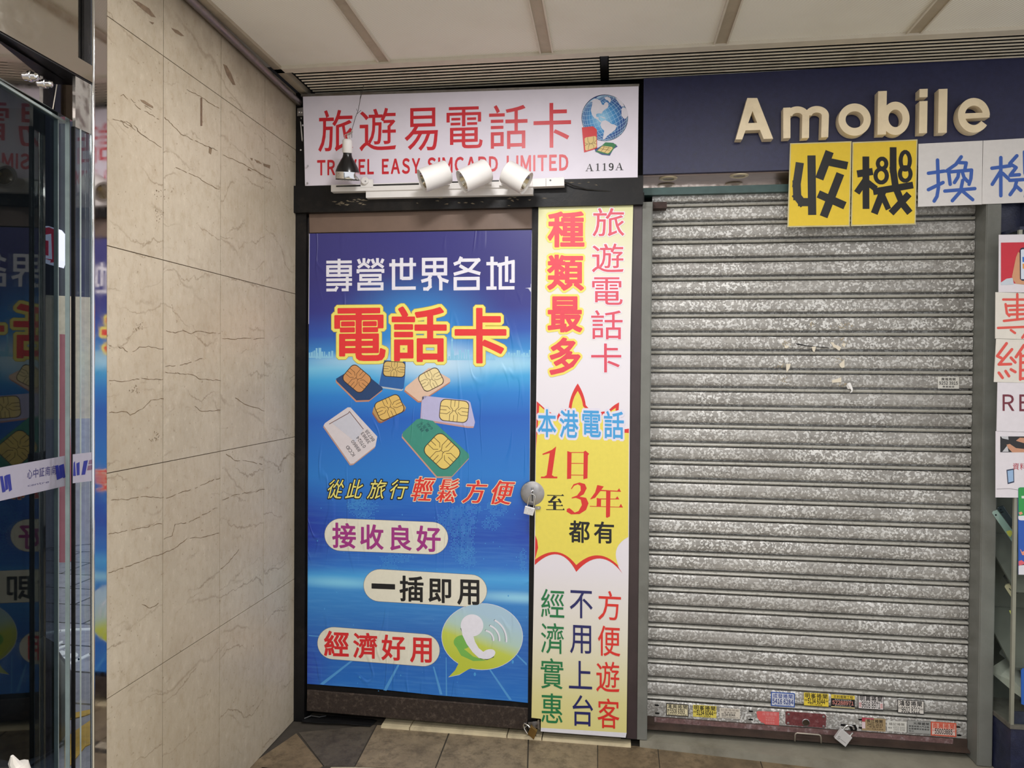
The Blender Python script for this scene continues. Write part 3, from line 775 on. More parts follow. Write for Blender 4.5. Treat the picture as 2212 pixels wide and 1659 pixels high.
# slogan line, slanted characters
yl = [('從', (703, 1036, 747, 1077), .03), ('此', (745, 1036, 789, 1077), .03), ('旅', (792, 1036, 838, 1078), .04), ('行', (838, 1036, 885, 1078), .04)]
rd = [('輕', (885, 1030, 943, 1083), 0), ('鬆', (940, 1034, 996, 1085), 0), ('方', (997, 1037, 1056, 1087), 0), ('便', (1055, 1038, 1115, 1090), 0)]
def slog(items, bold, by, extra):
    def f(c):
        for ch, b, t in items: c.ch(ch, b, .03, bold, by, .26, extra)
    return f
pr('slogan_outline', slog(yl, .004, None, .055), ink(S(24, 24, 26)), 4); pr('slogan_text', slog(yl, .004, None, 0), ink(S(232, 222, 122)), 5)
pr('slogan_outline', slog(rd, .026, .002, .036), ink(S(150, 60, 40)), 4); pr('slogan_outline', slog(rd, .026, .002, .03), ink(S(240, 226, 190)), 5); pr('slogan_text', slog(rd, .026, .002, 0), ink(S(220, 56, 46)), 6)

# three pale lozenges
OV = [((736, 1155), (933, 1162.5), 35.4, S(160, 52, 132), [('接', (717.6, 1129.5, 769, 1184.7)), ('收', (778, 1132.7, 828.5, 1187)), ('良', (843, 1134, 889, 1189.6)), ('好', (899, 1136, 952, 1192))]),
      ((820.3, 1264.5), (1017, 1276), 35.3, S(24, 22, 24), [('一', (802.6, 1261, 853.4, 1272.5)), ('插', (863, 1244, 915, 1300)), ('即', (925.7, 1250.4, 974.6, 1302.6)), ('用', (987.9, 1252, 1035.5, 1307))]),
      ((720.5, 1389.4), (915, 1404.5), 35.3, S(214, 44, 48), [('經', (700, 1363, 753.6, 1418)), ('濟', (763, 1367, 815, 1422.5)), ('好', (823.8, 1371.4, 875.4, 1427)), ('用', (886, 1377.5, 932.8, 1431.7))])]
for (x0, y0), (x1, y1), r, col, chs in OV:
    def oval(rr):
        a = math.atan2(y1 - y0, x1 - x0)
        return lambda c: c.poly([(x1 + rr * math.cos(a + t), y1 + rr * math.sin(a + t)) for t in [math.pi * (k / 16 - .5) for k in range(17)]] + [(x0 + rr * math.cos(a + t), y0 + rr * math.sin(a + t)) for t in [math.pi * (k / 16 + .5) for k in range(17)]])
    pr('lozenge', oval(r), ink(S(120, 120, 130)), 2.4); pr('lozenge', oval(r - .8), ink(S(228, 224, 206), .38, True), 3)
    def lt(c):
        for ch, b in chs: c.ch(ch, b, .04, .024 if ch != '一' else .016, None)
    pr('lozenge_text', lt, ink(col), 4)
# speech bubble with a telephone handset
def m_bubble():
    m, t = newmat('speech_bubble_print'); p = t.pos(); sx = t.n('ShaderNodeSeparateXYZ'); t.l(p, sx.inputs[0])
    h = t.math('ADD', t.math('DIVIDE', t.math('SUBTRACT', sx.outputs[2], .25), .28), t.math('MULTIPLY', t.math('ADD', sx.outputs[0], .5), 1.1))
    t.bsdf(t.ramp(h, [(.08, S(190, 200, 66)), (.38, S(196, 208, 86)), (.56, S(180, 208, 196)), (.85, S(172, 202, 222))]), .36, 0, t.bump(wrinkle(t, p), .0025, .6)); return m
BUB = m_bubble()
def bub(g):
    def f(c):
        c.ell(1041.6, 1375.3, 87 + g, 71 + g, 48); c.poly([(969.5 - g, 1462 + g), (983, 1448), (990, 1434), (988 - g, 1424), (1030, 1440), (1012, 1446), (992, 1457 + g)])
    return f
pr('speech_bubble', bub(1.2), ink(S(214, 220, 232)), 2.2); pr('speech_bubble', bub(0), BUB, 3.2)
pr('handset_shadow', lambda c: (c.ell(999, 1387, 19, 15), c.poly([(981, 1390), (1000, 1400), (1022, 1418), (1050, 1427), (1022, 1428), (996, 1416)])), ink(S(120, 184, 84)), 4)
def phone(c):
    c.ell(1019.7, 1351, 24.5, 24, 30); c.ell(1055, 1413, 15.5, 10, 24, rot=-.35)
    c.poly([(995.5, 1353), (999, 1372), (1008, 1391), (1021, 1409), (1034, 1421), (1046, 1424), (1052, 1420), (1052, 1408), (1044, 1408), (1034, 1400), (1026, 1386), (1022, 1372), (1030, 1370), (1040, 1362)])
pr('handset_shadow', lambda c: c.stroke([(996, 1358), (1006, 1384), (1022, 1408), (1038, 1422), (1052, 1424.6), (1066, 1419)], 2.2), ink(S(70, 80, 70)), 4.5); pr('handset', phone, ink(S(234, 232, 242)), 5)
def waves(dx, w):
    def f(c):
        for r, a0, a1 in ((20, -1.35, .05), (33, -1.15, .05), (48, -1.05, .08)):
            c.stroke([(1046 + dx + r * math.cos(a0 + (a1 - a0) * k / 10), 1382 + dx * .6 + r * math.sin(a0 + (a1 - a0) * k / 10)) for k in range(11)], w)
    return f
pr('sound_waves', waves(-.8, 4), ink(S(60, 84, 96)), 4); pr('sound_waves', waves(0, 3.8), ink(S(232, 232, 242)), 5)

# ================================================================ sign board of the left shop
YS_ = -.032
m = M(); P = [PY(u, v, YS_) for u, v in [(654.4, 208.6), (1379.5, 186.4), (1377.4, 383), (659, 401.4)]]; m.prism(P, (0, .06, 0))
sign = tag(build('shop_sign', m, PAPER), 'long white shop sign with red characters and a globe over the blue door', 'sign')
ls = LY(YS_ - .0003)
RED = ink(S(206, 40, 52))
sb = [('旅', (687.6, 237.5, 762.5, 327)), ('遊', (776.5, 233.5, 855.5, 325.5)), ('易', (874, 233, 946, 325.5)), ('電', (964.5, 230.5, 1042.5, 320.5)), ('話', (1056.5, 226.5, 1139.5, 321.5)), ('卡', (1152.5, 222.3, 1233.5, 319))]
def sg(c):
    for ch, b in sb: c.ch(ch, b, -.03, .0065, .004)
pr('sign_characters', sg, RED, 1, sign, ls)
for wd, bx in (('TRAVEL', (685, 345.6, 807.5, 377)), ('EASY', (825, 343.4, 907.5, 374.6)), ('SIMCARD', (923, 340, 1075.5, 371.6)), ('LIMITED', (1094.5, 335.8, 1227.6, 369))):
    pr('sign_lettering', lambda c: c.line(wd, *bx, -.022, .032, .16), RED, 1, sign, ls)
def a119(c):
    x0, y1 = 1264.5, 368.6; k = .122
    def Q(x, y): return (1240 + x * k, 190 + y * k - 1)
    def A(x, y):
        c.poly([Q(x + 65, y - 128), Q(x + 84, y - 128), Q(x + 128, y), Q(x + 100, y)]); c.poly([Q(x + 62, y - 110), Q(x + 70, y - 112), Q(x + 22, y), Q(x + 12, y)])
        c.poly([Q(x + 38, y - 50), Q(x + 96, y - 51), Q(x + 98, y - 42), Q(x + 36, y - 41)]); c.poly([Q(x, y - 6), Q(x + 44, y - 7), Q(x + 44, y), Q(x, y + 1)]); c.poly([Q(x + 84, y - 7), Q(x + 146, y - 9), Q(x + 146, y - 1), Q(x + 84, y + 1)])
    def one(x, y): c.poly([Q(x + 22, y - 128), Q(x + 44, y - 132), Q(x + 44, y), Q(x + 20, y)]); c.poly([Q(x, y - 7), Q(x + 66, y - 9), Q(x + 66, y - 1), Q(x, y + 1)]); c.poly([Q(x, y - 112), Q(x + 24, y - 128), Q(x + 24, y - 116), Q(x, y - 106)])
    A(202, 1482); one(388, 1476); one(508, 1472); A(730, 1464)
    c.ch(chr(0xFF19), (1240 + 615 * k, 190 + 1338 * k - 1, 1240 + 702 * k, 190 + 1470 * k - 1), 0, .045, .004)
pr('shop_number', a119, ink(S(24, 22, 26)), 1, sign, ls)
# globe
def m_globe():
    m, t = newmat('globe_print'); p = t.pos(); c0 = PY(1306.4, 253.8, YS_)
    d = t.n('ShaderNodeVectorMath', operation='DISTANCE'); t.l(p, d.inputs[0]); d.inputs[1].default_value = c0 + Vector((-.01, 0, -.004))
    t.bsdf(t.ramp(t.math('DIVIDE', d.outputs['Value'], .1), [(.05, S(150, 200, 228)), (.45, S(62, 140, 198)), (.8, S(30, 70, 140)), (1, S(36, 36, 84))]), .4); return m
GLB = m_globe(); gx, gy, gr = 1306.4, 254.5, 50.3
pr('globe', lambda c: c.ell(gx, gy, gr, gr, 48), ink(S(40, 44, 84)), 1, sign, ls); pr('globe', lambda c: c.ell(gx, gy, gr - 1, gr - 1, 48), GLB, 2, sign, ls)
def gl(c):
    t = .42; rr = gr - 1.2
    def sph(lon, lat):
        x, y, z = math.cos(lat) * math.sin(lon), math.sin(lat), math.cos(lat) * math.cos(lon)
        y, z = y * math.cos(.25) + z * math.sin(.25) * -1 + 0, y * math.sin(.25) + z * math.cos(.25)
        x, y = x * math.cos(t) - y * math.sin(t), x * math.sin(t) + y * math.cos(t)
        return (gx + x * rr, gy - y * rr), z
    for k in range(-9, 10):
        L = [sph(k * .19, a * .1) for a in range(-15, 16)]
        for a, b in zip(L, L[1:]):
            if a[1] > .02 and b[1] > .02: c.stroke([a[0], b[0]], .55, 'butt')
    for k in range(-7, 8):
        L = [sph(a * .12, k * .19) for a in range(-14, 15)]
        for a, b in zip(L, L[1:]):
            if a[1] > .02 and b[1] > .02: c.stroke([a[0], b[0]], .55, 'butt')
pr('globe_grid', gl, ink(S(176, 212, 236)), 3, sign, ls)
LANDS = [[(290, 260), (330, 222), (375, 200), (420, 205), (470, 230), (500, 300), (530, 310), (560, 260), (600, 260), (620, 320), (600, 360), (550, 390), (510, 430), (490, 470), (470, 460), (430, 460), (395, 475), (400, 520), (440, 530), (440, 570), (490, 610), (480, 625), (420, 570), (360, 540), (320, 480), (300, 400), (320, 320), (330, 250)],
         [(500, 600), (560, 580), (620, 610), (670, 650), (740, 665), (765, 690), (740, 750), (690, 790), (610, 850), (580, 880), (545, 925), (515, 920), (530, 830), (540, 770), (490, 720), (470, 660)],
         [(850, 380), (880, 350), (930, 370), (955, 430), (965, 500), (935, 545), (910, 560), (880, 540), (850, 500)], [(740, 175), (800, 200), (870, 270), (900, 330), (850, 340), (800, 270), (760, 210)], [(545, 175), (590, 160), (640, 180), (665, 215), (640, 270), (605, 225), (560, 205)], [(460, 515), (510, 520), (570, 545), (540, 552), (490, 530)]]
pr('globe_land', lambda c: [c.poly([(1240 + (x) * .1206, 190 + y * .1206 - .5) for x, y in q]) for q in LANDS], ink(S(214, 210, 220)), 4, sign, ls)
K = lambda x, y: (1240 + x * .1206, 190 + y * .1206 - .5)
pr('printed_sim_card', lambda c: c.poly([K(140, 712), K(340, 690), K(410, 750), K(412, 1088), K(180, 1160)]), ink(S(206, 48, 52)), 5, sign, ls)
pr('printed_chip', lambda c: c.poly([K(188, 910), K(215, 890), K(375, 865), K(400, 885), K(402, 1050), K(380, 1075), K(225, 1125), K(200, 1110)]), ink(S(218, 190, 124)), 6, sign, ls)
def cl(c):
    for a in ([(245, 890), (250, 965), (290, 1005), (260, 1045), (255, 1110)], [(345, 875), (350, 960), (310, 1005), (350, 1030), (355, 1090)], [(190, 985), (240, 1010), (195, 1040)], [(400, 940), (355, 990), (402, 1010)], [(240, 1010), (355, 990)]): c.stroke([K(*p) for p in a], .7, 'butt')
pr('chip_lines', cl, ink(S(96, 70, 30)), 7, sign, ls)
pr('printed_sim_card', lambda c: c.poly([K(372, 1095), K(440, 1070), K(560, 1000), K(700, 985), K(780, 1050), K(700, 1100), K(640, 1215), K(500, 1200), K(380, 1140)]), ink(S(48, 66, 128)), 5, sign, ls)
pr('printed_sim_card', lambda c: c.poly([K(385, 1150), K(560, 978), K(680, 985), K(760, 1020), K(670, 1150), K(620, 1200)]), ink(S(46, 120, 72)), 6, sign, ls)
pr('printed_chip', lambda c: c.poly([K(420, 1125), K(510, 1040), K(680, 1060), K(695, 1085), K(630, 1165), K(600, 1178)]), ink(S(218, 190, 124)), 7, sign, ls)
def cl2(c):
    for a in ([(540, 1045), (530, 1080), (480, 1150)], [(630, 1055), (610, 1090), (540, 1170)], [(460, 1090), (640, 1120)], [(500, 1050), (660, 1085)]): c.stroke([K(*p) for p in a], .7, 'butt')
pr('chip_lines', cl2, ink(S(96, 70, 30)), 8, sign, ls)
# nails that hold the sign, metal edge above it
for u, v in ((665, 396), (666, 359), (655.5, 272)):
    m = M(); p0 = PY(u, v, YS_); m.lathe(p0, (.25, -1, -.2), [(0, .0014), (.014, .0014), (.014, .004), (.017, .003)], 10); build('nail', m, SATIN, sign, smooth=True)
m = M(); pbox(m, [(650, 203), (1381, 181), (1381, 185.6), (650, 208.5)], -.035, .05); build('top_edge_strip', m, m_steel('aluminium_strip', .35, (150, 145, 138)), sign)

# louvre above the signs: two runs of slats
LOUV = simple('louvre_slat', S(232, 222, 202), .5, .0, .1, 20, 0, S(150, 136, 116), .45)
def louvre(x0, x1, label, skew):
    t = empty('ceiling_louvre', ((x0 + x1) / 2, -.1, 2.60))
    for k in range(9):
        y = -.203 + k * .0262
        m = M(); xa = x0 + (skew * k if skew else 0)
        z = 2.600
        prof = [(-.0042, 0), (.0042, -.0004), (.0040, .0020), (-.0040, .0022)]
        m.hexa([Vector((xa, y + a, z + b)) for a, b in prof], [Vector((x1, y + a, z + b)) for a, b in prof]); build('slat', m, LOUV, t)
    for xx in (x0 + .15, x1 - .15): 
        m = M(); m.box((xx - .008, -.21, 2.624), (xx + .008, .01, 2.634)); build('carrier', m, BLACK, t)
    tag(t, label, 'louvre', 'ceiling louvres over the shop fronts')
louvre(-1.222, -.055, 'metal ceiling louvre above the white sign with red characters', 0)
louvre(-.022, 1.95, 'metal ceiling louvre above the navy sign with raised letters', 0)
m = M(); m.box((-.052, -.21, 2.608), (-.026, .01, 2.625)); build_ = tag(build('louvre_joint', m, BLACK), 'dark joint strip between the two ceiling louvres', 'strip')

# ================================================================ tall banner board beside the door
YB = -.016
pts = [(1163.4, 429.4), (1368, 425.6), (1361.8, 724), (1358, 1230), (1353.4, 1583), (1351.6, 1593.5), (1168, 1580), (1168.6, 1552.8), (1148, 1550.4), (1153.2, 1260), (1158.6, 840)]
m = M(); m.prism([PY(u, v, YB) for u, v in pts], (0, .008, 0))
ban = tag(build('banner_board', m, BANNER), 'tall narrow white and yellow banner board right of the blue poster', 'banner')
lb = LY(YB - .0003)
pr('white_margin', lambda c: c.poly([(1168.6, 1572), (1353.6, 1583), (1351.6, 1593.5), (1168, 1580)]), ink(S(226, 224, 230)), 1, ban, lb)
B2 = lambda x, y: (1130 + x / 3.857, 820 + y / 3.857)
def arcpts(a, b, sag, n=9):
    """curve from a to b bulging by sag to the left of its direction"""
    dx, dy = b[0] - a[0], b[1] - a[1]; L = math.hypot(dx, dy)
    return [(a[0] + dx * t - dy / L * sag * 4 * t * (1 - t), a[1] + dy * t + dx / L * sag * 4 * t * (1 - t)) for t in [k / n for k in range(n)]]
def burst(inner):
    if not inner:
        V = [((118, 182), 0), ((175, 235), 0), ((270, 300), 0), ((300, 280), 0), ((380, 235), 18), ((455, 32), 18), ((525, 238), 0), ((655, 270), 0), ((725, 245), 10), ((800, 190), 0), ((795, 245), 0), ((790, 420), 0), ((882, 410), 0), ((882, 445), 0), ((882, 1272), -48), ((828, 1615), 0), ]
        top = [(113, 180), (175, 236), (280, 310), (300, 275)] + arcpts((380, 235), (455, 32), -14) + arcpts((455, 32), (525, 238), -14) + [(600, 300), (655, 268), (700, 262)] + arcpts((725, 243), (800, 190), -4) + [(800, 190), (796, 250), (800, 420), (882, 408)]
        bot = arcpts((875, 1275), (828, 1615), 85) + arcpts((828, 1615), (443, 1602), 118, 14) + arcpts((443, 1602), (97, 1545), 118, 14) + [(97, 1545), (101, 1290), (106, 600)]
    else:
        top = [(135, 215), (175, 250), (280, 340), (330, 300)] + arcpts((405, 235), (455, 95), -10) + arcpts((455, 95), (500, 238), -10) + [(600, 320), (700, 285), (772, 235), (770, 250), (790, 440), (881, 445)]
        bot = arcpts((876, 1310), (798, 1555), 62) + arcpts((798, 1555), (443, 1545), 86, 14) + arcpts((443, 1545), (99, 1500), 86, 14) + [(99, 1500), (125, 1400), (118, 1340), (101, 1295), (106, 600)]
    return lambda c: c.poly([B2(*p) for p in top + bot])
pr('starburst', burst(False), ink(S(216, 52, 48)), 1, ban, lb); pr('starburst', burst(True), ink(S(232, 216, 92)), 2, ban, lb)
cA = [('種', (1183, 456.7, 1262.5, 534.5)), ('類', (1182, 550, 1261.5, 628)), ('最', (1183, 640, 1258, 718)), ('多', (1187, 729, 1254, 810))]
cB = [('旅', (1280, 449.6, 1349, 510.6)), ('遊', (1278.6, 526, 1347, 588.5)), ('電', (1279, 599, 1345, 658.5)), ('話', (1277, 670, 1345, 733)), ('卡', (1277, 742, 1342, 804.5))]
cC = [('本', (1161.6, 884, 1201.5, 944.6)), ('港', (1209, 886, 1249.4, 945.7)), ('電', (1257.8, 887, 1298, 944.5)), ('話', (1304.5, 888, 1347.8, 948))]
def col_(items, bold, extra=0, by=None, t=0):
    def f(c):
        for ch, b in items: c.ch(ch, b, t, bold, by, 0, extra)
    return f
PK = ink(S(226, 68, 84)); PK2 = ink(S(218, 78, 98))
pr('banner_text_outline', col_(cA, .03, .06), ink(S(240, 222, 104)), 3, ban, lb); pr('banner_text', col_(cA, .03), PK, 4, ban, lb)
pr('banner_text_outline', col_(cB, .004, .03), ink(S(232, 226, 236)), 3, ban, lb); pr('banner_text', col_(cB, .004), PK2, 4, ban, lb)
pr('banner_text_outline', col_(cC, .018, .085, None, .03), ink(S(224, 220, 236)), 3, ban, lb); pr('banner_text', col_(cC, .018, 0, None, .03), ink(S(70, 160, 220)), 4, ban, lb)
def days(c):
    Q = lambda *p: c.poly([B2(x, y) for x, y in p])
    Q((240, 585), (275, 557), (240, 800), (195, 800), (222, 612), (162, 628), (162, 618)); Q((150, 808), (286, 808), (284, 823), (147, 821)); Q((192, 798), (244, 798), (262, 810), (172, 810))
    Q((368, 595), (404, 607), (400, 825), (366, 828)); Q((505, 600), (520, 592), (550, 618), (540, 632), (536, 822), (502, 830)); Q((395, 604), (510, 604), (510, 610), (395, 610)); Q((400, 694), (505, 696), (505, 701), (400, 700)); Q((400, 792), (505, 794), (505, 799), (400, 798))
    # 3
    for a in (1,):
        o = [(398, 910), (420, 872), (470, 857), (515, 870), (530, 905), (505, 955), (470, 975), (525, 985), (545, 1030), (525, 1085), (470, 1120), (400, 1123), (362, 1100), (365, 1078), (385, 1070), (405, 1085), (430, 1108), (462, 1095), (490, 1045), (480, 1000), (440, 985), (405, 990), (405, 982), (450, 965), (480, 925), (478, 885), (455, 872), (425, 885), (405, 912)]
        c.poly([B2(*p) for p in o])
    # year
    Q((618, 878), (672, 890), (650, 920), (600, 985), (562, 998), (560, 994), (600, 940)); Q((640, 918), (785, 926), (800, 905), (816, 935), (640, 928)); Q((612, 990), (770, 992), (785, 972), (802, 998), (612, 998)); Q((615, 985), (650, 995), (648, 1058), (612, 1056)); Q((556, 1052), (800, 1060), (815, 1035), (832, 1066), (556, 1058)); Q((692, 920), (728, 926), (724, 1140), (700, 1152), (690, 1146))
pr('banner_text', days, ink(S(216, 50, 46)), 4, ban, lb)
def blk(c):
    Q = lambda *p: c.poly([B2(x, y) for x, y in p])
    Q((200, 960), (318, 964), (330, 954), (342, 970), (200, 967)); Q((255, 968), (285, 975), (240, 1012), (300, 1014), (285, 996), (302, 990), (322, 1022), (310, 1030), (300, 1020), (212, 1028), (208, 1012), (222, 1010)); Q((250, 1020), (275, 1022), (275, 1082), (250, 1082)); Q((205, 1044), (316, 1047), (324, 1038), (334, 1054), (205, 1050)); Q((192, 1080), (330, 1082), (338, 1070), (347, 1088), (192, 1086))
    for ch, b in (('都', (1229, 1124.6, 1274, 1172.6)), ('有', (1283, 1126.7, 1326.4, 1174))): c.ch(ch, b, .03, .02)
pr('banner_text', blk, ink(S(26, 24, 24)), 4, ban, lb)
c1 = [('經', (1168.8, 1272.7, 1219, 1334)), ('濟', (1168.8, 1346, 1218, 1412)), ('實', (1168, 1422, 1217, 1488)), ('惠', (1169, 1498, 1215, 1562))]
c2 = [('不', (1231, 1275.8, 1280, 1335.5)), ('用', (1231.6, 1350.7, 1277, 1412)), ('上', (1229, 1427.8, 1279, 1488)), ('台', (1236.8, 1502, 1281, 1568.5))]
c3 = [('方', (1292, 1276.5, 1341.5, 1340)), ('便', (1291.6, 1352, 1340, 1417.6)), ('遊', (1288, 1429, 1338, 1495)), ('客', (1290.8, 1509, 1338, 1573.5))]
for it, colr in ((c1, S(32, 122, 72)), (c2, S(34, 36, 100)), (c3, S(222, 52, 44))): pr('banner_text', col_(it, .004, 0, None, .05), ink(colr), 4, ban, lb)

# ================================================================ track lamps, bulb
YT = -.062
tk = M(); tk.use(WHITEP)
P = lambda pts, y: [PY(u, v, y) for u, v in pts]
tk.prism(P([(715, 399.5), (1150, 386), (1218.5, 383), (1218.5, 401), (1150, 403.5), (715, 414)], YT), (0, .03, 0))
trk = tag(build('lamp_track', tk, base=(-.65, -.05, 2.19)), 'white lamp track rail mounted along the foot of the white sign', 'track')
m = M(); m.prism(P([(790, 412), (1152, 402), (1151, 420), (790, 427.5)], YT + .006), (0, .025, 0)); build('cable_trunking', m, WHITEP, trk, bevel=.0015)
for q in ([(726, 401), (905, 395.5), (905, 399), (726, 404)], [(1150, 388.5), (1164, 388), (1164, 392), (1150, 392.5)], [(975, 392), (1088, 388.6), (1088, 391.6), (975, 395)]):
    m = M(); m.prism(P(q, YT - .0006), (0, .002, 0)); build('conductor_slot', m, RUBBER, trk)
m = M(); m.prism(P([(1150, 386), (1179, 384.6), (1179, 402.5), (1150, 403.5)], YT - .004), (0, .006, 0)); build('feed_connector', m, WHITEP, trk, bevel=.001)
m = M(); m.prism(P([(1179.6, 384.6), (1218.8, 382.6), (1218.8, 401.2), (1179.6, 402.5)], YT - .005), (0, .006, 0)); build('end_cap', m, WHITEP, trk, bevel=.001)
m = M(); p0 = PY(1189, 389.5, YT - .005); m.lathe(p0, (0, -1, 0), [(0, .0035), (.001, .0035)], 12); build('screw', m, RUBBER, trk)
m = M(); p0 = PY(789.5, 391.5, YT); m.lathe(p0, (0, -1, 0), [(0, .0155), (.012, .015), (.014, .013)], 22); m.prism(P([(779, 388), (805, 387), (806, 404), (779, 405)], YT - .002), (0, .01, 0)); build('track_adapter', m, WHITEP, trk, smooth=True)
m = M(); p0 = PY(789.5, 391.5, YT - .0142); m.lathe(p0, (0, -1, 0), [(0, .003), (.001, .003)], 12); build('screw', m, SATIN, trk)
m = M(); m.tube([PY(1219, 392, -.05), PY(1238, 401, -.045), PY(1268, 409, -.035), PY(1320, 414, -.028), PY(1370, 413, -.02)], .0025, 8); build('feed_cable', m, RUBBER, trk, smooth=True)
REFL = m_steel('lamp_reflector', .15, (205, 196, 176))
def spot(back, front, yb, label, off, tow=.40):
    ctr = PY(*back, yb); fr = PY(*front, yb); d0 = fr - ctr
    Lp = d0.length; dy = -tow * Lp
    pb = ctr - Vector((0, dy / 2, 0)); pf = fr + Vector((0, dy / 2, 0)); ax = (pf - pb); L = ax.length; ax.normalize()
    t = empty('track_spotlight', (ctr + fr) / 2 - Vector((0, 0, .06)))
    R = .0445
    m = M(); m.lathe(pb, ax, [(0, R * .0), (0, R * .8), (.003, R * .95), (.008, R), (L - .001, R), (L, R * .97), (L - .002, R * .93), (L - .006, R * .92)], 40, False); build('housing', m, WHITEP, t, smooth=True)
    m = M(); m.lathe(pb, ax, [(L - .006, R * .925), (L - .007, R * .70), ], 40, False); build('baffle_ring', m, WHITEP, t, smooth=True)
    # vent slots round the baffle
    m = M(); e1 = ax.orthogonal().normalized(); e2 = ax.cross(e1); o = pb + ax * (L - .0064)
    for k in range(36):
        a = 6.28319 * k / 36; r1, r2, w = R * .78, R * .90, .0016
        u = e1 * math.cos(a) + e2 * math.sin(a); w_ = ax.cross(u) * w
        m.face([o + u * r1 - w_, o + u * r2 - w_, o + u * r2 + w_, o + u * r1 + w_])
    build('vent_slots', m, RUBBER, t)
    m = M(); m.lathe(pb, ax, [(L - .007, R * .70), (L - .022, R * .5), (L - .04, R * .24), (L - .042, 0)], 32, False); build('reflector', m, REFL, t, smooth=True)
    m = M(); m.lathe(pb, ax, [(L - .041, R * .22), (L - .034, R * .2), (L - .031, 0)], 16, False); build('lamp_chip', m, simple('lamp_phosphor', S(214, 196, 130), .4), t, smooth=True)
    q = pb + ax * (L * .35) + Vector((0, R * .9, -.004)); e = PY(*off, YT - .001)
    m = M(); m.tube([q, (q + e) / 2, e + Vector((0, -.0095, 0))], .008, 12); m.box((e.x - .013, YT - .012, e.z - .009), (e.x + .013, YT - .001, e.z + .012)); build('mounting_arm', m, WHITEP, t, smooth=True)
    tag(t, label, 'spotlight', 'white track spotlights')
spot((966, 367), (914, 394), -.155, 'white track spotlight farthest left of the three, aimed down left', (965, 396))
spot((1052, 363.5), (1000, 396), -.155, 'middle white track spotlight on the rail, aimed down left', (1055, 395))
spot((1091, 369), (1138, 397), -.155, 'white track spotlight aimed down right towards the banner board', (1086, 397), .06)

t = empty('hanging_bulb', PY(752, 398, -.13))
c0 = PY(757, 305, -.13); c1_ = PY(751, 389, -.13); ax = (c1_ - c0).normalized() * 1.0; ax = (ax + Vector((0, .22, 0))).normalized(); c0 = c1_ - ax * .153
m = M(); m.lathe(c0, ax, [(0, .006), (.001, .014), (.006, .0185), (.05, .0195), (.052, .018)], 28); build('lamp_holder', m, WHITEP, t, smooth=True)
m = M(); m.lathe(c0, ax, [(.05, .0165), (.058, .0165), (.068, .019), (.078, .025), (.09, .032), (.104, .0395), (.118, .045), (.124, .0465)], 36); build('bulb_body', m, simple('black_bulb_plastic', S(24, 24, 25), .25), t, smooth=True)
m = M(); m.lathe(c0, ax, [(.124, .047), (.146, .0485), (.150, .0475)], 36, False); build('metal_collar', m, CHROME, t, smooth=True)
m = M(); m.lathe(c0, ax, [(.149, .0475), (.153, .046), (.151, .036), (.151, 0)], 36, False); build('lens_rim', m, RUBBER, t, smooth=True)
m = M()
e1 = ax.orthogonal().normalized(); e2 = ax.cross(e1)
for r, n in ((0, 1), (.013, 6), (.026, 12)):
    for k in range(n):
        a = 6.28319 * k / max(1, n); m.lathe(c0 + ax * .150 + (e1 * math.cos(a) + e2 * math.sin(a)) * r, ax, [(0, .0058), (.003, .005), (.005, 0)], 10, False)
build('lens_cups', m, simple('clear_lens', S(190, 192, 196), .1, .4), t, smooth=True)
m = M()
hk = PY(760, 281, -.12)
for dx, dy in ((-.009, 0), (.0, .006), (.009, 0), (.004, -.008)): m.tube([c0 + Vector((dx, dy, 0)), c0 + Vector((dx * 1.2, dy, .015)), hk + Vector((dx * .3, 0, -.008)), hk], .0016, 6)
build('flex_wires', m, simple('clear_flex', S(170, 160, 150), .3), t, smooth=True)
m = M(); m.tube([hk + Vector((0, 0, -.03)), hk, PY(768, 253, -.115), PY(774, 238, -.11), PY(778, 215, -.1), PY(783, 196, -.09), PY(786, 188, -.08) + Vector((0, 0, .01))], .0011, 6)
m.tube([PY(771, 246, -.112), PY(780, 238, -.11)], .0009, 6); m.tube([PY(776, 228, -.105), PY(779, 205, -.095), PY(780, 190, -.08)], .0009, 6); m.tube([PY(772, 240, -.112), PY(770, 235, -.113)], .0009, 6)
build('hanging_wire', m, simple('dark_wire', S(70, 64, 60), .5, .5), t, smooth=True)
tag(t, 'black reflector bulb in a white holder hanging by wire before the white sign', 'light bulb')

# bracket at the end of the conduit
m = M(); m.prism(P([(642, 234), (655, 232), (655, 250), (642, 251)], -.02), (0, .006, 0))
bk = tag(build('wall_bracket', m, SATIN), 'small steel bracket with two screws beside the left end of the white sign', 'bracket')
for u in (645.5, 651.2):
    m = M(); m.lathe(PY(u, 242, -.02), (0, -1, 0), [(0, .0042), (.002, .0042), (.003, .003)], 12); build('screw', m, CHROME, bk, smooth=True)

# ================================================================ locks on the left door
m = M(); ctr = PY(1150.2, 1066, -.02); m.lathe(ctr + Vector((0, .012, 0)), (0, -1, 0), [(0, .0485), (.004, .049), (.009, .047), (.013, .036), (.0145, .02), (.015, 0)], 48)
disc = tag(build('lock_disc', m, SATIN, smooth=True), 'round domed steel lock cover between the blue poster and the banner board', 'lock')
m = M(); m.prism([ctr + Vector((x, -.0045, z)) for x, z in ((-.002, .012), (.002, .012), (.002, -.03), (-.002, -.03))], (0, .004, 0)); build('slot', m, RUBBER, disc)
m = M(); p0 = PY(1149.7, 1058, -.027); m.tube([p0 + Vector((-.0035, .004, .008)), p0 + Vector((-.003, -.006, 0)), p0 + Vector((0, -.010, -.012)), p0 + Vector((.003, -.006, 0)), p0 + Vector((.0035, .004, .008))], .0016, 8); build('staple', m, CHROME, disc, smooth=True)
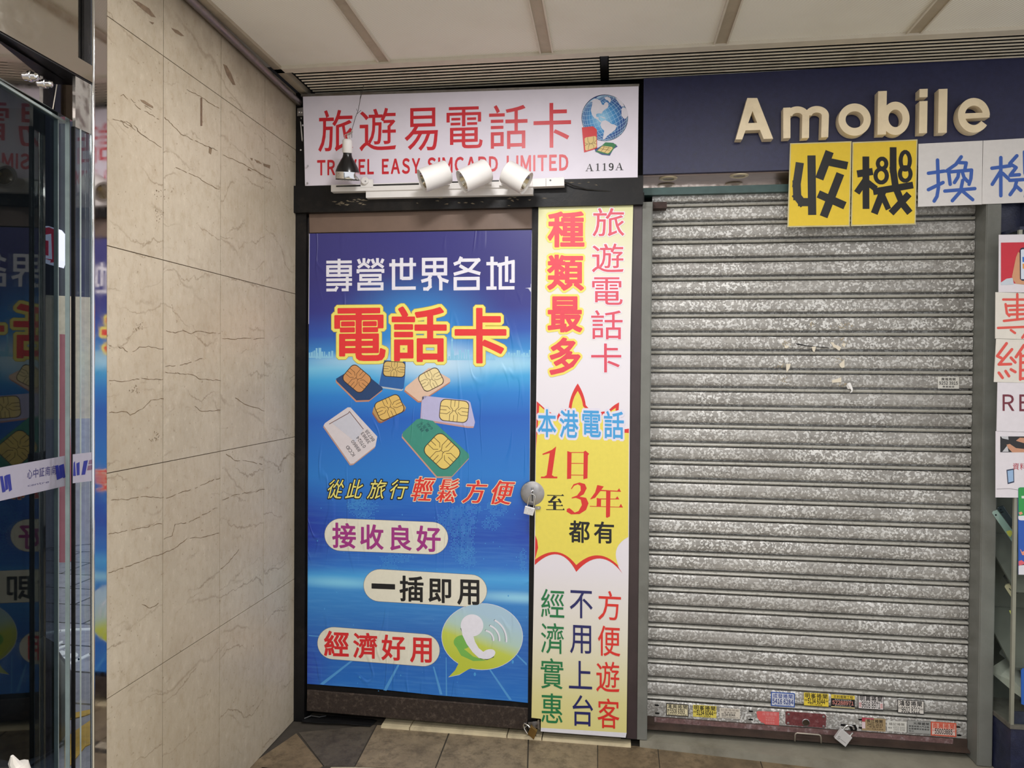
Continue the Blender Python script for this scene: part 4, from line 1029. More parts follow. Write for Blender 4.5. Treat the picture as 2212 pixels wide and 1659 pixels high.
m = M(); m.prism(P([(1156, 1094), (1166, 1093.5), (1168.5, 1096.5), (1166, 1100.5), (1156, 1101)], -.0235), (0, .004, 0)); hs = build('hasp_tab', m, SATIN, disc)
m = M(); m.lathe(PY(1163.5, 1097, -.0238), (0, -1, 0), [(0, .0032), (.002, .003)], 12); build('screw', m, CHROME, disc, smooth=True)
def padlock(body, yb, th, shackle, rs, mat, label, y_mark=None):
    """body: photo outline of the front face; shackle: path through points in the place"""
    m = M(); m.prism(P(body, yb), (0, th, 0))
    o = build('padlock', m, mat, bevel=.0012)
    s = M(); s.tube(shackle, rs, 10); build('shackle', s, CHROME, o, smooth=True)
    tag(o, label, 'padlock'); return o
pl = padlock([(1134.2, 1093), (1155.5, 1098.5), (1151, 1114.5), (1130.8, 1109.5)], -.05, .012, [PY(1138.6, 1095, -.044), PY(1141, 1082, -.044), PY(1143, 1073, -.044), PY(1147, 1067.5, -.046), PY(1152, 1067.5, -.046), PY(1155.6, 1071.5, -.044), PY(1155.4, 1076, -.044), PY(1152.5, 1097, -.044)], .0021, simple('white_metal_padlock', S(222, 220, 220), .3, .4, .04, 30), 'small silver padlock hanging from the round steel lock cover')
r = random.Random(9)
def scr(c):
    for k in range(46):
        x = r.uniform(1135, 1152); y = r.uniform(1097, 1110); c.stroke([(x, y + (x - 1140) * .25), (x + r.uniform(-1, 1), y + r.uniform(-1.2, 1.2) + (x - 1140) * .25)], .35, 'butt')
pr('engraving', scr, ink(S(120, 116, 120)), 2, pl, LY(-.0503))
# brass padlock and hasp at the foot of the door
m = M(); m.prism(P([(1141, 1560.5), (1161, 1558), (1162, 1572), (1141, 1573)], -.022), (0, .003, 0)); m.prism(P([(1161, 1556), (1165, 1556), (1166, 1576), (1161, 1574)], -.024), (0, .006, 0))
hp = tag(build('door_hasp', m, SATIN), 'steel hasp plate at the bottom right corner of the dark door', 'hasp')
m = M(); p0 = PY(1133.5, 1567, -.035); m.tube([p0 + Vector((.006, .014, .006)), p0 + Vector((.0, 0, .008)), p0 + Vector((-.006, 0, 0)), p0 + Vector((0, 0, -.008)), p0 + Vector((.006, .014, -.006))], .0025, 8); build('staple', m, CHROME, hp, smooth=True)
padlock([(1146.5, 1568.5), (1160, 1580.5), (1153, 1598.5), (1139.5, 1586)], -.06, .016, [PY(1146, 1572, -.052), PY(1139, 1566, -.05), PY(1133, 1562.5, -.046), PY(1130.5, 1566, -.044), PY(1133, 1575, -.046), PY(1138, 1583, -.05), PY(1142.5, 1587.5, -.052)], .0024, BRASS, 'brass padlock hanging from the hasp at the foot of the dark door')
m = M(); r = random.Random(4)
pts = [(650, 1552), (668, 1545), (735, 1545), (806, 1553), (814, 1556), (800, 1568), (740, 1562), (690, 1561), (652, 1558)]
m.prism([PZ(u, v, .004 + r.uniform(0, .008)) for u, v in pts], (0, 0, -.003))
m.tube([PZ(655, 1553, .010), PZ(672, 1546, .016), PZ(690, 1549, .012), PZ(704, 1546, .010)], .004, 8)
tag(build('plastic_sheet', m, RUBBER), 'crumpled strip of black plastic on the ground under the dark door', 'plastic sheet')
# ================================================================ roller shutter
YSH = .075; XS0, XS1 = .152, 1.338; PITCH = .07254
sh = tag(empty('roller_shutter', (.75, YSH, .05)), 'closed galvanised roller shutter of the shop under the navy sign', 'roller shutter')
m = M()
z0 = 2.1216 + PITCH
strips = []                           # (material, profile) from the top down, real folds between
for k in range(29):
    zr = z0 - PITCH * k               # centre of a rolled rib; the flat face hangs below it
    if k: strips.append((ZINCPLAIN, [(.024, zr + .0064), (.002, zr + .0062), (-.0035, zr + .0040), (-.0056, zr), (-.0035, zr - .0040), (.002, zr - .0060), (.024, zr - .0064)]))
    if zr - .0108 > .15: strips.append((ZINC, [(.024, zr - .0064), (.024, zr - .0104), (.0005, zr - .0108), (-.0028, zr - .018), (-.0044, zr - .033), (-.0030, zr - .049), (.0005, zr - .0566), (.012, zr - .0570), (.012, zr - .0578), (.004, zr - .0582), (.004, zr - .0590), (.024, zr - .0592), (.024, zr + .0064 - PITCH)]))
    zl = zr
strips.append((ZINC, [(.024, zl - .0064), (.024, zl - .0104), (.0005, zl - .0108), (-.0040, zl - .016), (-.0042, .07)]))
for mt, prof in strips:
    m.use(mt)
    for a, b in zip(prof, prof[1:]): m.face([(XS0, YSH + a[0], a[1]), (XS1, YSH + a[0], a[1]), (XS1, YSH + b[0], b[1]), (XS0, YSH + b[0], b[1])])
build('curtain', m, None, sh)
m = M().use(RUST)
PB_ = [(-.010, .060), (-.034, .054), (-.034, .050), (.01, .050), (.01, .0905), (-.010, .0905)]
m.hexa([Vector((XS0, YSH + a, b)) for a, b in PB_], [Vector((XS1, YSH + a, b)) for a, b in PB_])
bb = build('bottom_bar', m, None, sh)
m = M(); m.box((XS0 + .03, YSH - .0106, .070), (XS1 - .05, YSH - .0098, .0895)); build('blistered_strip', m, RUSTW, bb)
YF = YSH - .0046
def onsh(pts, d, th, y=None):
    m = M(); y = YF - d if y is None else y; m.prism([PY(u, v, y) for u, v in pts], (0, th, 0)); return m
lock = build('lock_plate', onsh([(1697, 1539.5), (1700, 1537), (1782, 1543.5), (1785, 1547), (1784, 1570.5), (1781, 1573), (1700, 1566), (1697, 1563)], .004, .004), OXIDE, sh, bevel=.001)
m = M(); p0 = PY(1740.7, 1560.5, YF - .004); m.lathe(p0, (0, -1, 0), [(0, .0145), (.002, .0145), (.003, .0125), (.001, .012)], 26, False); build('keyhole_ring', m, SATIN, lock, smooth=True)
m = M(); m.lathe(p0, (0, -1, 0), [(0, .0122), (.0012, .0122)], 22); build('keyhole', m, simple('old_brass_keyway', S(72, 60, 48), .5, .6, .2, 40), lock)
for u, v in ((1703.5, 1542.5), (1779, 1548), (1702.5, 1562), (1779, 1569)):
    m = M(); m.lathe(PY(u, v, YF - .004), (0, -1, 0), [(0, .005), (.0015, .0045), (.002, .003)], 14); build('rivet', m, SATIN, lock, smooth=True)
yh = YSH - .034
m = M(); m.tube([PY(1717, 1600, yh + .022), PY(1717, 1600, yh - .006), PY(1717.5, 1588, yh - .02), PY(1719, 1584.5, yh - .02), PY(1722, 1583.2, yh - .02), PY(1769, 1587.2, yh - .02), PY(1772, 1589, yh - .02), PY(1773.5, 1593, yh - .02), PY(1773.5, 1604, yh - .006), PY(1773.5, 1604, yh + .022)], .0028, 10)
build('pull_handle', m, simple('worn_handle_metal', S(176, 168, 156), .4, .7, .1, 40), sh, smooth=True)
build('latch_slot', onsh([(1816, 1563.5), (1836, 1565.5), (1848, 1566), (1852, 1574), (1850, 1580), (1838, 1579), (1834, 1570), (1816, 1568)], .0008, .0006), BLACK, sh)
m = M()
for u, v in ((1419, 1523.5), (1420, 1541), (1622, 1536.5), (1622, 1554.5), (1859, 1554.5), (1860, 1572.5), (2070, 1570.5), (2072, 1588.5)):
    m.prism([PY(u + x, v + y, YF - .0006) for x, y in ((-5, -1.8), (2, -1.8), (5, 0), (4, 2), (-2, 1.6), (-5, .4))], (0, .0005, 0))
build('punched_slot', m, BLACK, sh)
m = M(); m.prism([PY(u, v, YF - .0006) for u, v in ((1718, 741.5), (1726, 742.5), (1745, 746.5), (1767, 748.5), (1793, 751.5), (1790, 752.5), (1768, 750.3), (1744, 748), (1722, 744.5))], (0, .0004, 0)); build('scratch_mark', m, BLACK, sh)
m = M(); 
for x0, x1, mt in ((.108, .150, 0), (1.3395, 1.391, 0)):
    o = M(); o.box((x0, -.004, .030), (x1, .128, 2.12 if x0 < 1 else 2.155)); 
    o.box((x0 + .003, -.0065, .030), (x1 - .003, -.004, 2.10 if x0 < 1 else 2.15))
    tag(build('shutter_guide_rail', o, GREYP if x0 > 1 else GREYP, bevel=.0015), 'grey steel guide rail on the %s side of the roller shutter' % ('left' if x0 < 1 else 'right'), 'rail', 'shutter guide rails')
m = M(); m.box((.152, .02, 2.10), (.205, .066, 2.124)); build('rusty_lintel_plate', m, simple('dark_rust', S(58, 40, 34), .7, .1, .3, 40), sh)
m = M(); m.box((.105, .045, 2.158), (1.46, .12, 2.186)); struct('trim_12', m, simple('teal_painted_bar', S(58, 84, 82), .5, 0, .2, 20))

# torn paper scraps left on the curtain
def Z8(x, y): return (1640 + x / 4.424, 660 + y / 4.424)
SCR = [([(240, 380), (285, 384), (276, 402), (258, 410), (244, 404)], 'small torn cream paper scrap at left on the shutter, beside the dark scratch'),
       ([(500, 394), (543, 391), (538, 415), (528, 446), (512, 434)], 'torn cream paper scrap under the middle of the dark scratch on the shutter'),
       ([(680, 350), (712, 352), (720, 372), (785, 398), (768, 432), (752, 424), (730, 405), (712, 400)], 'largest torn cream paper scrap at the right end of the dark scratch'),
       ([(788, 362), (828, 361), (822, 385), (812, 402), (796, 380)], 'small white paper scrap touching the right side of the largest torn scrap'),
       ([(256, 560), (302, 558), (290, 600), (262, 640), (258, 600)], 'pointed white paper scrap hanging over a rib, left group below the scratch'),
       ([(765, 560), (800, 530), (815, 512), (816, 590), (790, 598), (770, 580)], 'torn cream paper scrap one slat below the largest scrap on the shutter'),
       ([(695, 712), (740, 702), (784, 686), (784, 732), (698, 738)], 'torn white and cream paper scrap left of the curled paper on the shutter')]
for q, lab in SCR:
    tag(build('paper_scrap', onsh([Z8(*p) for p in q], .0016, .0012), ink(S(222, 212, 192))), lab, 'paper scrap', 'torn paper scraps on the shutter')
m = M(); a = [Z8(*p) for p in ((832, 768), (840, 745), (868, 735), (884, 765), (896, 800), (890, 825), (866, 838), (880, 812), (872, 798), (846, 798))]
dep = [0, .004, .006, .010, .016, .018, .014, .016, .010, .002]
m.hexa([PY(u, v, YF - .001 - d) for (u, v), d in zip(a, dep)], [PY(u, v, YF - .0004 - d) for (u, v), d in zip(a, dep)])
tag(build('paper_scrap', m, ink(S(224, 222, 218))), 'curled piece of white paper peeling off the shutter below the scraps', 'paper scrap', 'torn paper scraps on the shutter')
# old glue stains on the curtain
rr = random.Random(12); c = Cv(on_y(YF - .0004))
for cx, cy, n, sp in ((1822, 702, 26, 22), (1755, 700, 8, 6), (1700, 740, 22, 14), (1822, 738, 14, 12), (1815, 775, 8, 9), (1686, 788, 10, 12), (1692, 822, 14, 12), (1822, 830, 10, 10)):
    for k in range(n):
        x, y = rr.gauss(cx, sp * .5), rr.gauss(cy, sp * .32); 
        if abs(y - cy) < 11: c.ell(x, y, rr.uniform(.6, 2.4), rr.uniform(.5, 1.3), 7, rot=rr.uniform(0, 3))
c.out('glue_stain', ink(S(168, 154, 128)), sh)

# advertising stickers along the foot of the shutter
def sticker(label, q, face, border, lines, tilt=.065, d=.0016, bw=.05, extra=None):
    x0, y0, x1, y1 = q; xc = (x0 + x1) / 2
    T = lambda x, y: (x0 + x * (x1 - x0), y0 + y * (y1 - y0) + tilt * ((x0 + x * (x1 - x0)) - xc))
    o = build('sticker', onsh([T(0, 0), T(1, 0), T(1, 1), T(0, 1)] if extra is None else [T(*p) for p in extra], d, .001), ink(border or face))
    L = LY(YF - d - .0001)
    if border:
        c = Cv(L(1)); a = bw; b = bw * (x1 - x0) / (y1 - y0); c.poly([T(a, b), T(1 - a, b), T(1 - a, 1 - b), T(a, 1 - b)]); c.out('sticker_face', ink(face), o)
    for i, (txt, bx, colr, bold) in enumerate(lines):
        c = Cv(L(2.4))
        (X0, Y0), (X1, Y1) = (x0 + bx[0] * (x1 - x0), y0 + bx[1] * (y1 - y0)), (x0 + bx[2] * (x1 - x0), y0 + bx[3] * (y1 - y0))
        dy = tilt * ((X0 + X1) / 2 - xc)
        if txt == '#':
            c.poly([(X0, Y0 + dy - tilt * (X1 - X0) / 2), (X1, Y0 + dy + tilt * (X1 - X0) / 2), (X1, Y1 + dy + tilt * (X1 - X0) / 2), (X0, Y1 + dy - tilt * (X1 - X0) / 2)])
            c.proj = L(1.6)
        else: c.line(txt, X0, Y0 + dy, X1, Y1 + dy, tilt, bold)
        c.out('sticker_text', ink(colr), o)
    return tag(o, label, 'sticker', 'advertising stickers on the shutter')
K_ = S(34, 32, 34); RD = S(206, 62, 60); BL = S(38, 62, 128)
sticker('cream sticker with thick black border, leftmost in the bottom row', (1439, 1520.5, 1487.3, 1547), S(226, 214, 176), K_, [('漢興捲閘', (.06, .07, .94, .40), K_, .012), ('5508 8393', (.17, .42, .83, .78), K_, .03), ('電話', (.05, .46, .15, .78), K_, 0), ('福', (.05, .46, .15, .6), K_, 0), ('電召即到24小時服務', (.08, .81, .92, .94), K_, 0)], bw=.035)
sticker('yellow sticker in the bottom row beside the cream black-bordered sticker', (1497, 1524, 1547.5, 1549.5), S(222, 204, 92), None, [('明峯捲閘', (.04, .02, .96, .42), K_, .012), ('5134 6044', (.15, .44, .86, .82), K_, .03), ('專業', (.02, .5, .13, .66), K_, 0), ('維修', (.88, .5, .99, .66), K_, 0), ('24小時服務', (.25, .86, .75, .97), K_, 0)])
sticker('faded off-white sticker, third from the left in the bottom row', (1554.5, 1530.5, 1598.6, 1552), S(214, 206, 192), None, [('記盛捲閘廠', (.06, .06, .94, .28), S(150, 140, 132), 0), ('專業維修', (.2, .34, .8, .48), S(120, 112, 106), 0), ('5134 6044', (.1, .52, .76, .78), K_, .02), ('專業安裝各類捲閘大門', (.1, .84, .9, .95), S(120, 112, 106), 0)])
sticker('torn red sticker left of the red lock plate', (1634, 1537, 1683, 1566), S(214, 100, 98), None, [('成發捲閘', (.26, .06, .9, .3), S(228, 150, 148), .01), ('54166284', (.4, .36, .8, .52), S(228, 160, 156), 0), ('專業安裝', (.4, .56, .8, .70), S(228, 160, 156), 0), ('電話服務', (.4, .76, .8, .92), S(228, 160, 156), 0)], extra=[(0, .12), (.06, .02), (1, 0), (1, 1), (.42, 1), (.3, .86), (.22, .84), (.05, .55)])
sticker('white sticker with a blue border and blue phone number', (1665.5, 1496, 1716.7, 1526.5), S(214, 216, 224), S(44, 86, 170), [('成發捲閘', (.08, .1, .92, .42), S(36, 70, 150), .014), ('5416 6284', (.06, .48, .94, .80), S(36, 60, 130), .04), ('電召即到24小時服務', (.15, .83, .85, .93), S(60, 90, 160), 0)], bw=.04)
sticker('yellow sticker in the upper row right of the blue-bordered sticker', (1736.8, 1497.5, 1789.7, 1525), S(232, 206, 70), None, [('明峯捲閘', (.04, .03, .96, .42), K_, .012), ('5134 6044', (.15, .44, .86, .82), K_, .03), ('專業', (.02, .5, .13, .66), K_, 0), ('維修', (.88, .5, .99, .66), K_, 0), ('24小時服務', (.25, .86, .75, .97), K_, 0)])
sticker('black sticker with a yellow top band and pale red number', (1795.4, 1501.5, 1846.5, 1529), S(30, 28, 30), None, [('#', (0, 0, 1, .30), S(222, 196, 70), 0), ('#', (0, .93, 1, 1), S(222, 206, 150), 0), ('文利捲閘工程', (.1, .04, .92, .27), K_, .01), ('52288971', (.05, .47, .95, .76), S(226, 150, 138), .02), ('專業安裝電動捲閘', (.15, .34, .85, .44), S(200, 196, 190), 0), ('電召即到24小時', (.15, .80, .85, .90), S(200, 196, 190), 0)])
sticker('white sticker with black writing between red side notes, upper row', (1853.5, 1503.5, 1909, 1532.5), S(220, 214, 212), K_, [('明興捲閘', (.06, .02, .95, .42), K_, .02), ('9608 8971', (.14, .46, .86, .90), K_, .02), ('專業', (.04, .52, .13, .7), RD, 0), ('安裝', (.04, .7, .13, .88), RD, 0), ('維修', (.87, .52, .96, .7), RD, 0), ('服務', (.87, .7, .96, .88), RD, 0)], bw=.022)
sticker('white black-bordered sticker at the right end of the upper row', (1939, 1512.5, 1996.4, 1541.5), S(220, 214, 206), K_, [('鴻發捲閘', (.06, .06, .92, .46), K_, .02), ('9602 8212', (.14, .52, .84, .94), K_, .02), ('安裝', (.02, .56, .12, .72), K_, 0), ('維修', (.86, .56, .97, .72), K_, 0)], bw=.022)
sticker('brown stained sticker with a red left edge, right of the open padlock', (1862, 1551.5, 1913, 1579), S(164, 142, 106), None, [('#', (0, 0, .14, .3), S(176, 64, 80), 0), ('#', (0, .34, .14, .85), S(222, 200, 204), 0), ('#', (.14, 0, .5, .12), S(176, 84, 96), 0), ('長江捲閘', (.2, .1, .88, .36), S(52, 42, 36), .01), ('2401 2633', (.22, .4, .88, .6), S(60, 48, 40), .01), ('專業維修', (.3, .64, .85, .74), S(70, 56, 46), 0), ('24小時電召服務', (.2, .8, .9, .9), S(90, 70, 58), 0)])
sticker('plain white sticker with thin grey writing in the bottom row', (1916, 1558, 1958.3, 1580.5), S(214, 212, 204), None, [('楊記捲閘', (.1, .16, .9, .42), S(120, 116, 110), 0), ('6353 5050', (.33, .50, .93, .68), S(120, 116, 112), 0), ('2305 5096', (.33, .72, .93, .90), S(120, 116, 112), 0), ('電話', (.06, .58, .26, .74), S(110, 106, 102), 0)])
sticker('grey see-through sticker with dense dark writing in the bottom row', (1960, 1557.5, 2010.5, 1584.5), S(160, 160, 156), S(120, 120, 118), [('光輝鐵閘', (.26, .1, .94, .32), S(48, 48, 48), .01), ('專營捲閘大門自動', (.06, .38, .94, .52), S(52, 52, 52), .01), ('各類鐵閘安裝維修', (.06, .58, .94, .72), S(52, 52, 52), .01), ('電話', (.06, .78, .28, .9), S(60, 60, 60), .0)], bw=.015)
sticker('orange-red bordered sticker at the right end of the bottom row', (2011, 1560.5, 2065.8, 1590.5), S(222, 200, 190), S(212, 92, 66), [('#', (.06, .08, .94, .48), S(222, 176, 160), 0), ('南興捲閘', (.07, .08, .93, .46), S(206, 78, 56), .02), ('55003885', (.15, .48, .85, .84), K_, .03), ('專業', (.06, .54, .14, .68), RD, 0), ('維修', (.86, .54, .95, .68), RD, 0), ('電召即到24小時服務', (.1, .87, .9, .95), S(206, 90, 66), 0)], bw=.045)
sticker('small white sticker alone at right on the upper part of the shutter', (2026, 814, 2071.7, 839.5), S(214, 212, 204), None, [('廣隆捲閘', (.16, .08, .84, .32), K_, .005), ('9252 3915', (.06, .40, .94, .66), K_, .02), ('專業維修', (.22, .75, .78, .92), S(80, 78, 76), .005)], tilt=.012)
# open padlock hanging in the latch slot
lk = padlock([(1818, 1574.5), (1841.3, 1594), (1826.5, 1613.8), (1803, 1595)], YSH - .058, .014, [PY(1820.5, 1577.5, YSH - .05), PY(1825, 1570.5, YSH - .05), PY(1830.5, 1567.2, YSH - .05), PY(1837, 1567, YSH - .048), PY(1842, 1569.5, YSH - .046), PY(1844.5, 1575, YSH - .044)], .0035, simple('white_metal_padlock', S(222, 220, 220), .3, .4, .04, 30), 'open silver padlock hanging tilted from the rust-red shutter bar')
m = M(); m.tube([PY(1836.5, 1590, YSH - .05), PY(1842.5, 1582.5, YSH - .05)], .0032, 10); build('shackle_toe', m, CHROME, lk, smooth=True)
def lkm(c):
    c.line('S', 1809, 1590, 1815, 1597, rot=.7); 
    for k in range(6): c.stroke([(1815 + k * 2, 1596 + k * 1.6), (1817 + k * 2, 1594.5 + k * 1.6 + 3)], .7)
pr('engraving', lkm, ink(S(120, 116, 112)), 2, lk, LY(YSH - .0583))

# ================================================================ navy fascia with raised letters
YA = -.006
fa = M(); P4 = [(1390.5, 169.8), (2300, 118), (2300, 349), (1389, 376.3)]
fa.prism([PY(u, v, YA) for u, v in P4], (0, .018, 0))
fas = tag(build('shop_fascia', fa, NAVY), 'dark navy shop sign board with raised cream letters above the shutter', 'sign')
m = M(); m.box((.112, .012, 2.222), (1.62, .100, 2.234)); build('soffit', m, simple('brushed_soffit', S(150, 132, 122), .3, .3, .12, 12), fas)
m = M(); m.box((.112, .100, 2.188), (1.62, .112, 2.234)); build('back_plate', m, m_steel('polished_back_plate', .1, (215, 205, 200), 0), fas)
for u, v in ((1443.5, 385.5), (1596.5, 379.5), (1760, 373)):
    p0 = PZ(u, v, 2.222); m = M(); m.lathe(p0, (0, 0, -1), [(-.002, .020), (0, .036), (.003, .034), (.004, .024), (.001, .022)], 30, False)
    dl = build('downlight', m, simple('cream_downlight_rim', S(214, 200, 170), .35, 0, .05, 20), fas, smooth=True)
    m = M(); m.lathe(p0, (0, 0, -1), [(.0005, .022), (-.0005, .0)], 24, False); build('downlight_lens', m, simple('frosted_lens', S(170, 166, 160), .3), dl, smooth=True)
rr = random.Random(21)
def ghosts(c):
    for cx, cy in ((1466, 329), (1502, 333), (1550, 325), (1568, 324), (1605, 321), (1650, 319), (1690, 320), (1464, 362), (1498, 364), (1546, 358), (1565, 358), (1606, 361), (1655, 358), (1690, 355)):
        for k in range(5):
            x, y = rr.gauss(cx, 3), rr.gauss(cy, 3); c.stroke([(x, y), (x + rr.uniform(-4, 4), y + rr.uniform(-4, 4))], 1.0)
pr('faded_letter_mark', ghosts, ink(S(38, 40, 66)), 1, fas, LY(YA - .0002))
YL = -.046; DEP = .036
def arc(cx, cy, rx, ry, a0, a1, n=18): return [(cx + rx * math.cos(math.radians(a0 + (a1 - a0) * k / n)), cy + ry * math.sin(math.radians(a0 + (a1 - a0) * k / n))) for k in range(n + 1)]
def letter(polys):
    """each outline (photo coordinates of the front face) becomes a solid; overlapping solids share the face"""
    m = M()
    for q in polys:
        P = [PY(u, v, YL) for u, v in q]; m.prism(P, (0, DEP, 0))
    o = build('letter', m, CREAM, fas); return o
def ringp(cx, cy, rx, ry, ix, iy, a0=0, a1=360, n=40):
    """ring as a run of wedge solids"""
    out = []; k = max(2, int(n * abs(a1 - a0) / 360))
    A = [a0 + (a1 - a0) * i / k for i in range(k + 1)]
    for a, b in zip(A, A[1:]):
        a, b = math.radians(a), math.radians(b)
        out.append([(cx + rx * math.cos(a), cy + ry * math.sin(a)), (cx + rx * math.cos(b), cy + ry * math.sin(b)), (cx + ix * math.cos(b), cy + iy * math.sin(b)), (cx + ix * math.cos(a), cy + iy * math.sin(a))])
    return out
def ringsolid(name, parts):
    """smooth ring pieces: front, back and only the outer and inner skins"""
    m = M()
    for k_, (kind, d) in enumerate(parts):
        YL_ = YL - .00012 * k_          # the pieces of one letter meet without sharing a plane
        if kind == 'poly': m.prism([PY(u, v, YL_) for u, v in d], (0, DEP, 0))
        else:
            cx, cy, rx, ry, ix, iy, a0, a1 = d; n = max(6, int(44 * abs(a1 - a0) / 360)); cl = abs(a1 - a0) > 359
            A = [math.radians(a0 + (a1 - a0) * i / n) for i in range(n + (0 if cl else 1))]
            rs = []
            for a in A:
                o = PY(cx + rx * math.cos(a), cy + ry * math.sin(a), YL_); i = PY(cx + ix * math.cos(a), cy + iy * math.sin(a), YL_); D = Vector((0, DEP, 0))
                rs.append([o, i, i + D, o + D])
            m.rings(rs, not cl, cl)
    return build(name, m, CREAM, fas)
Z4 = lambda x, y: (1360 + x / 2.596, 120 + y / 2.596)
ringsolid('letter', [('poly', [Z4(*p) for p in q]) for q in ([(660, 238), (716, 238), (632, 470), (595, 470)], [(660, 238), (716, 238), (805, 466), (752, 468)], [(645, 380), (740, 376), (755, 416), (632, 420)])])
ringsolid('letter', [('poly', [Z4(*p) for p in q]) for q in ([(862, 293), (902, 291), (902, 462), (862, 464)],)] +
          [('ring', (*Z4(941, 338), 25.8, 20.5, 10.6, 6.5, 180, 360)), ('poly', [Z4(*p) for p in ((968.5, 337), (1008, 337), (1006, 461), (966, 463))]), ('ring', (*Z4(1050, 336), 26.2, 20.5, 10.8, 6.5, 180, 360)), ('poly', [Z4(*p) for p in ((1078, 335), (1118, 335), (1114, 457), (1074, 459))])])
ringsolid('letter', [('ring', (*Z4(1262, 359), 35, 34.8, 19.5, 18.0, 0, 360))])
ringsolid('letter', [('poly', [Z4(*p) for p in ((1394, 200), (1443, 198), (1438, 442), (1390, 444))]), ('ring', (*Z4(1491, 352), 30.5, 36, 15.2, 19, 0, 360))])
ringsolid('letter', [('poly', [Z4(*p) for p in ((1626, 188), (1672, 186), (1671, 232), (1625, 234))]), ('poly', [Z4(*p) for p in ((1626, 256), (1671, 254), (1668, 434), (1623, 436))])])
ringsolid('letter', [('poly', [Z4(*p) for p in ((1734, 188), (1783, 186), (1779, 432), (1730, 434))])])
ringsolid('letter', [('ring', (*Z4(1931, 335), 34.5, 37.5, 19.5, 21, 35, 360)), ('poly', [Z4(*p) for p in ((1858, 325), (2018, 319), (2019, 346), (1862, 356))])])

# ================================================================ handwritten sheets hung on the fascia
def sheet(name, pts, y, th, mat, label, cat, **kw):
    m = M(); m.prism([PY(u, v, y) for u, v in pts], (0, th, 0)); return tag(build(name, m, mat, **kw), label, cat)
YW = ink(S(232, 200, 66), .12); HW = S(24, 23, 24); lw = LY(-.0135)
y1 = sheet('paper_sign', [(1706.7, 309.5), (1839.6, 305), (1835.7, 489), (1701, 490.6)], -.013, .003, simple('clear_sleeve', S(206, 196, 150), .15), 'yellow laminated sheet with a bold black character, farther left', 'paper sign')
pr('sheet_face', lambda c: c.poly([(1709, 311.5), (1837, 307.5), (1833.4, 486), (1703.8, 488)]), YW, .6, y1, lw)
y2 = sheet('paper_sign', [(1841.5, 307), (1982, 301), (1978, 485), (1838.5, 488.5)], -.013, .003, simple('clear_sleeve', S(206, 196, 150), .15), 'yellow laminated sheet with a bold black character beside the white sheets', 'paper sign')
pr('sheet_face', lambda c: c.poly([(1843.6, 309.5), (1979.6, 303.6), (1975.6, 482.4), (1840.8, 485.6)]), YW, .6, y2, lw)
y3 = sheet('paper_sign', [(1984, 310.7), (2122.7, 303.7), (2120.8, 441.6), (1983, 446.6)], -.011, .002, ink(S(222, 218, 216)), 'white sheet with a blue handwritten character next to the yellow sheets', 'paper sign')
y4 = sheet('paper_sign', [(2124, 303.7), (2258, 296), (2257, 436), (2121.4, 441)], -.011, .002, ink(S(222, 218, 216)), 'white sheet with a blue handwritten character cut by the right photo edge', 'paper sign')
def hand(strokes, w, cap='round'):
    def f(c):
        for s in strokes:
            ww = w
            if isinstance(s[0], (int, float)): ww, s = s[0], s[1:]
            c.stroke([Z4(*p) for p in s], ww / 2.596, cap)
    return f
GB = LY(-.0139)
pr('handwriting', hand([[46, (955, 600), (937, 720), (940, 790), (965, 822), (1002, 822)], [46, (1020, 560), (1024, 894)], [48, (1122, 538), (1064, 692)], [44, (1098, 592), (1222, 618)], [46, (1182, 662), (1088, 904)], [44, (1058, 776), (1208, 842)]], 46, 'butt'), ink(HW, .4), 1, y1, GB)
def ki(c):
    hand([[40, (1276, 664), (1364, 650)], [38, (1325, 566), (1326, 860)], [36, (1322, 700), (1274, 770)], [34, (1335, 712), (1382, 748)], [38, (1478, 514), (1478, 640), (1492, 740), (1530, 830), (1572, 882)], [38, (1366, 764), (1590, 726)], [40, (1424, 752), (1372, 886)], [32, (1420, 790), (1452, 862)], [38, (1568, 776), (1466, 884)]], 40, 'butt')(c)
    for cx, cy, rx, ry in ((1416, 606, 24, 28), (1411, 674, 32, 38), (1546, 590, 26, 50), (1546, 664, 30, 38)):
        c.stroke([Z4(cx + rx * math.cos(6.2832 * k / 18), cy + ry * math.sin(6.2832 * k / 18)) for k in range(19)], 9)
pr('handwriting', ki, ink(HW, .4), 1, y2, GB)
BLU = ink(S(58, 96, 178)); W3 = LY(-.0113)
pr('handwriting', hand([[(1676, 660), (1764, 648)], [(1727, 586), (1732, 740), (1724, 790), (1708, 816)], [(1676, 752), (1758, 712)], [(1860, 568), (1830, 610), (1776, 648)], [(1850, 600), (1888, 602), (1880, 640)], [(1790, 660), (1798, 722)], [(1800, 652), (1918, 642), (1914, 690), (1904, 722)], [(1846, 648), (1842, 680), (1822, 712)], [(1866, 654), (1876, 684), (1896, 706)], [(1768, 760), (1936, 746)], [(1868, 700), (1856, 762), (1810, 814)], [(1872, 764), (1924, 808)]], 20), BLU, 1, y3, W3)
pr('handwriting', hand([[(2032, 632), (2136, 618)], [(2082, 572), (2082, 786)], [(2080, 650), (2034, 722)], [(2092, 660), (2124, 690)], [(2172, 562), (2132, 606), (2168, 628), (2134, 672), (2186, 668)], [(2215, 540), (2218, 660), (2260, 780)], [(2270, 552), (2234, 600), (2268, 622), (2236, 668), (2284, 660)], [(2132, 700), (2300, 690)], [(2170, 706), (2160, 744), (2134, 780)], [(2166, 730), (2194, 756)], [(2290, 710), (2220, 790)]], 20), BLU, 1, y4, W3)

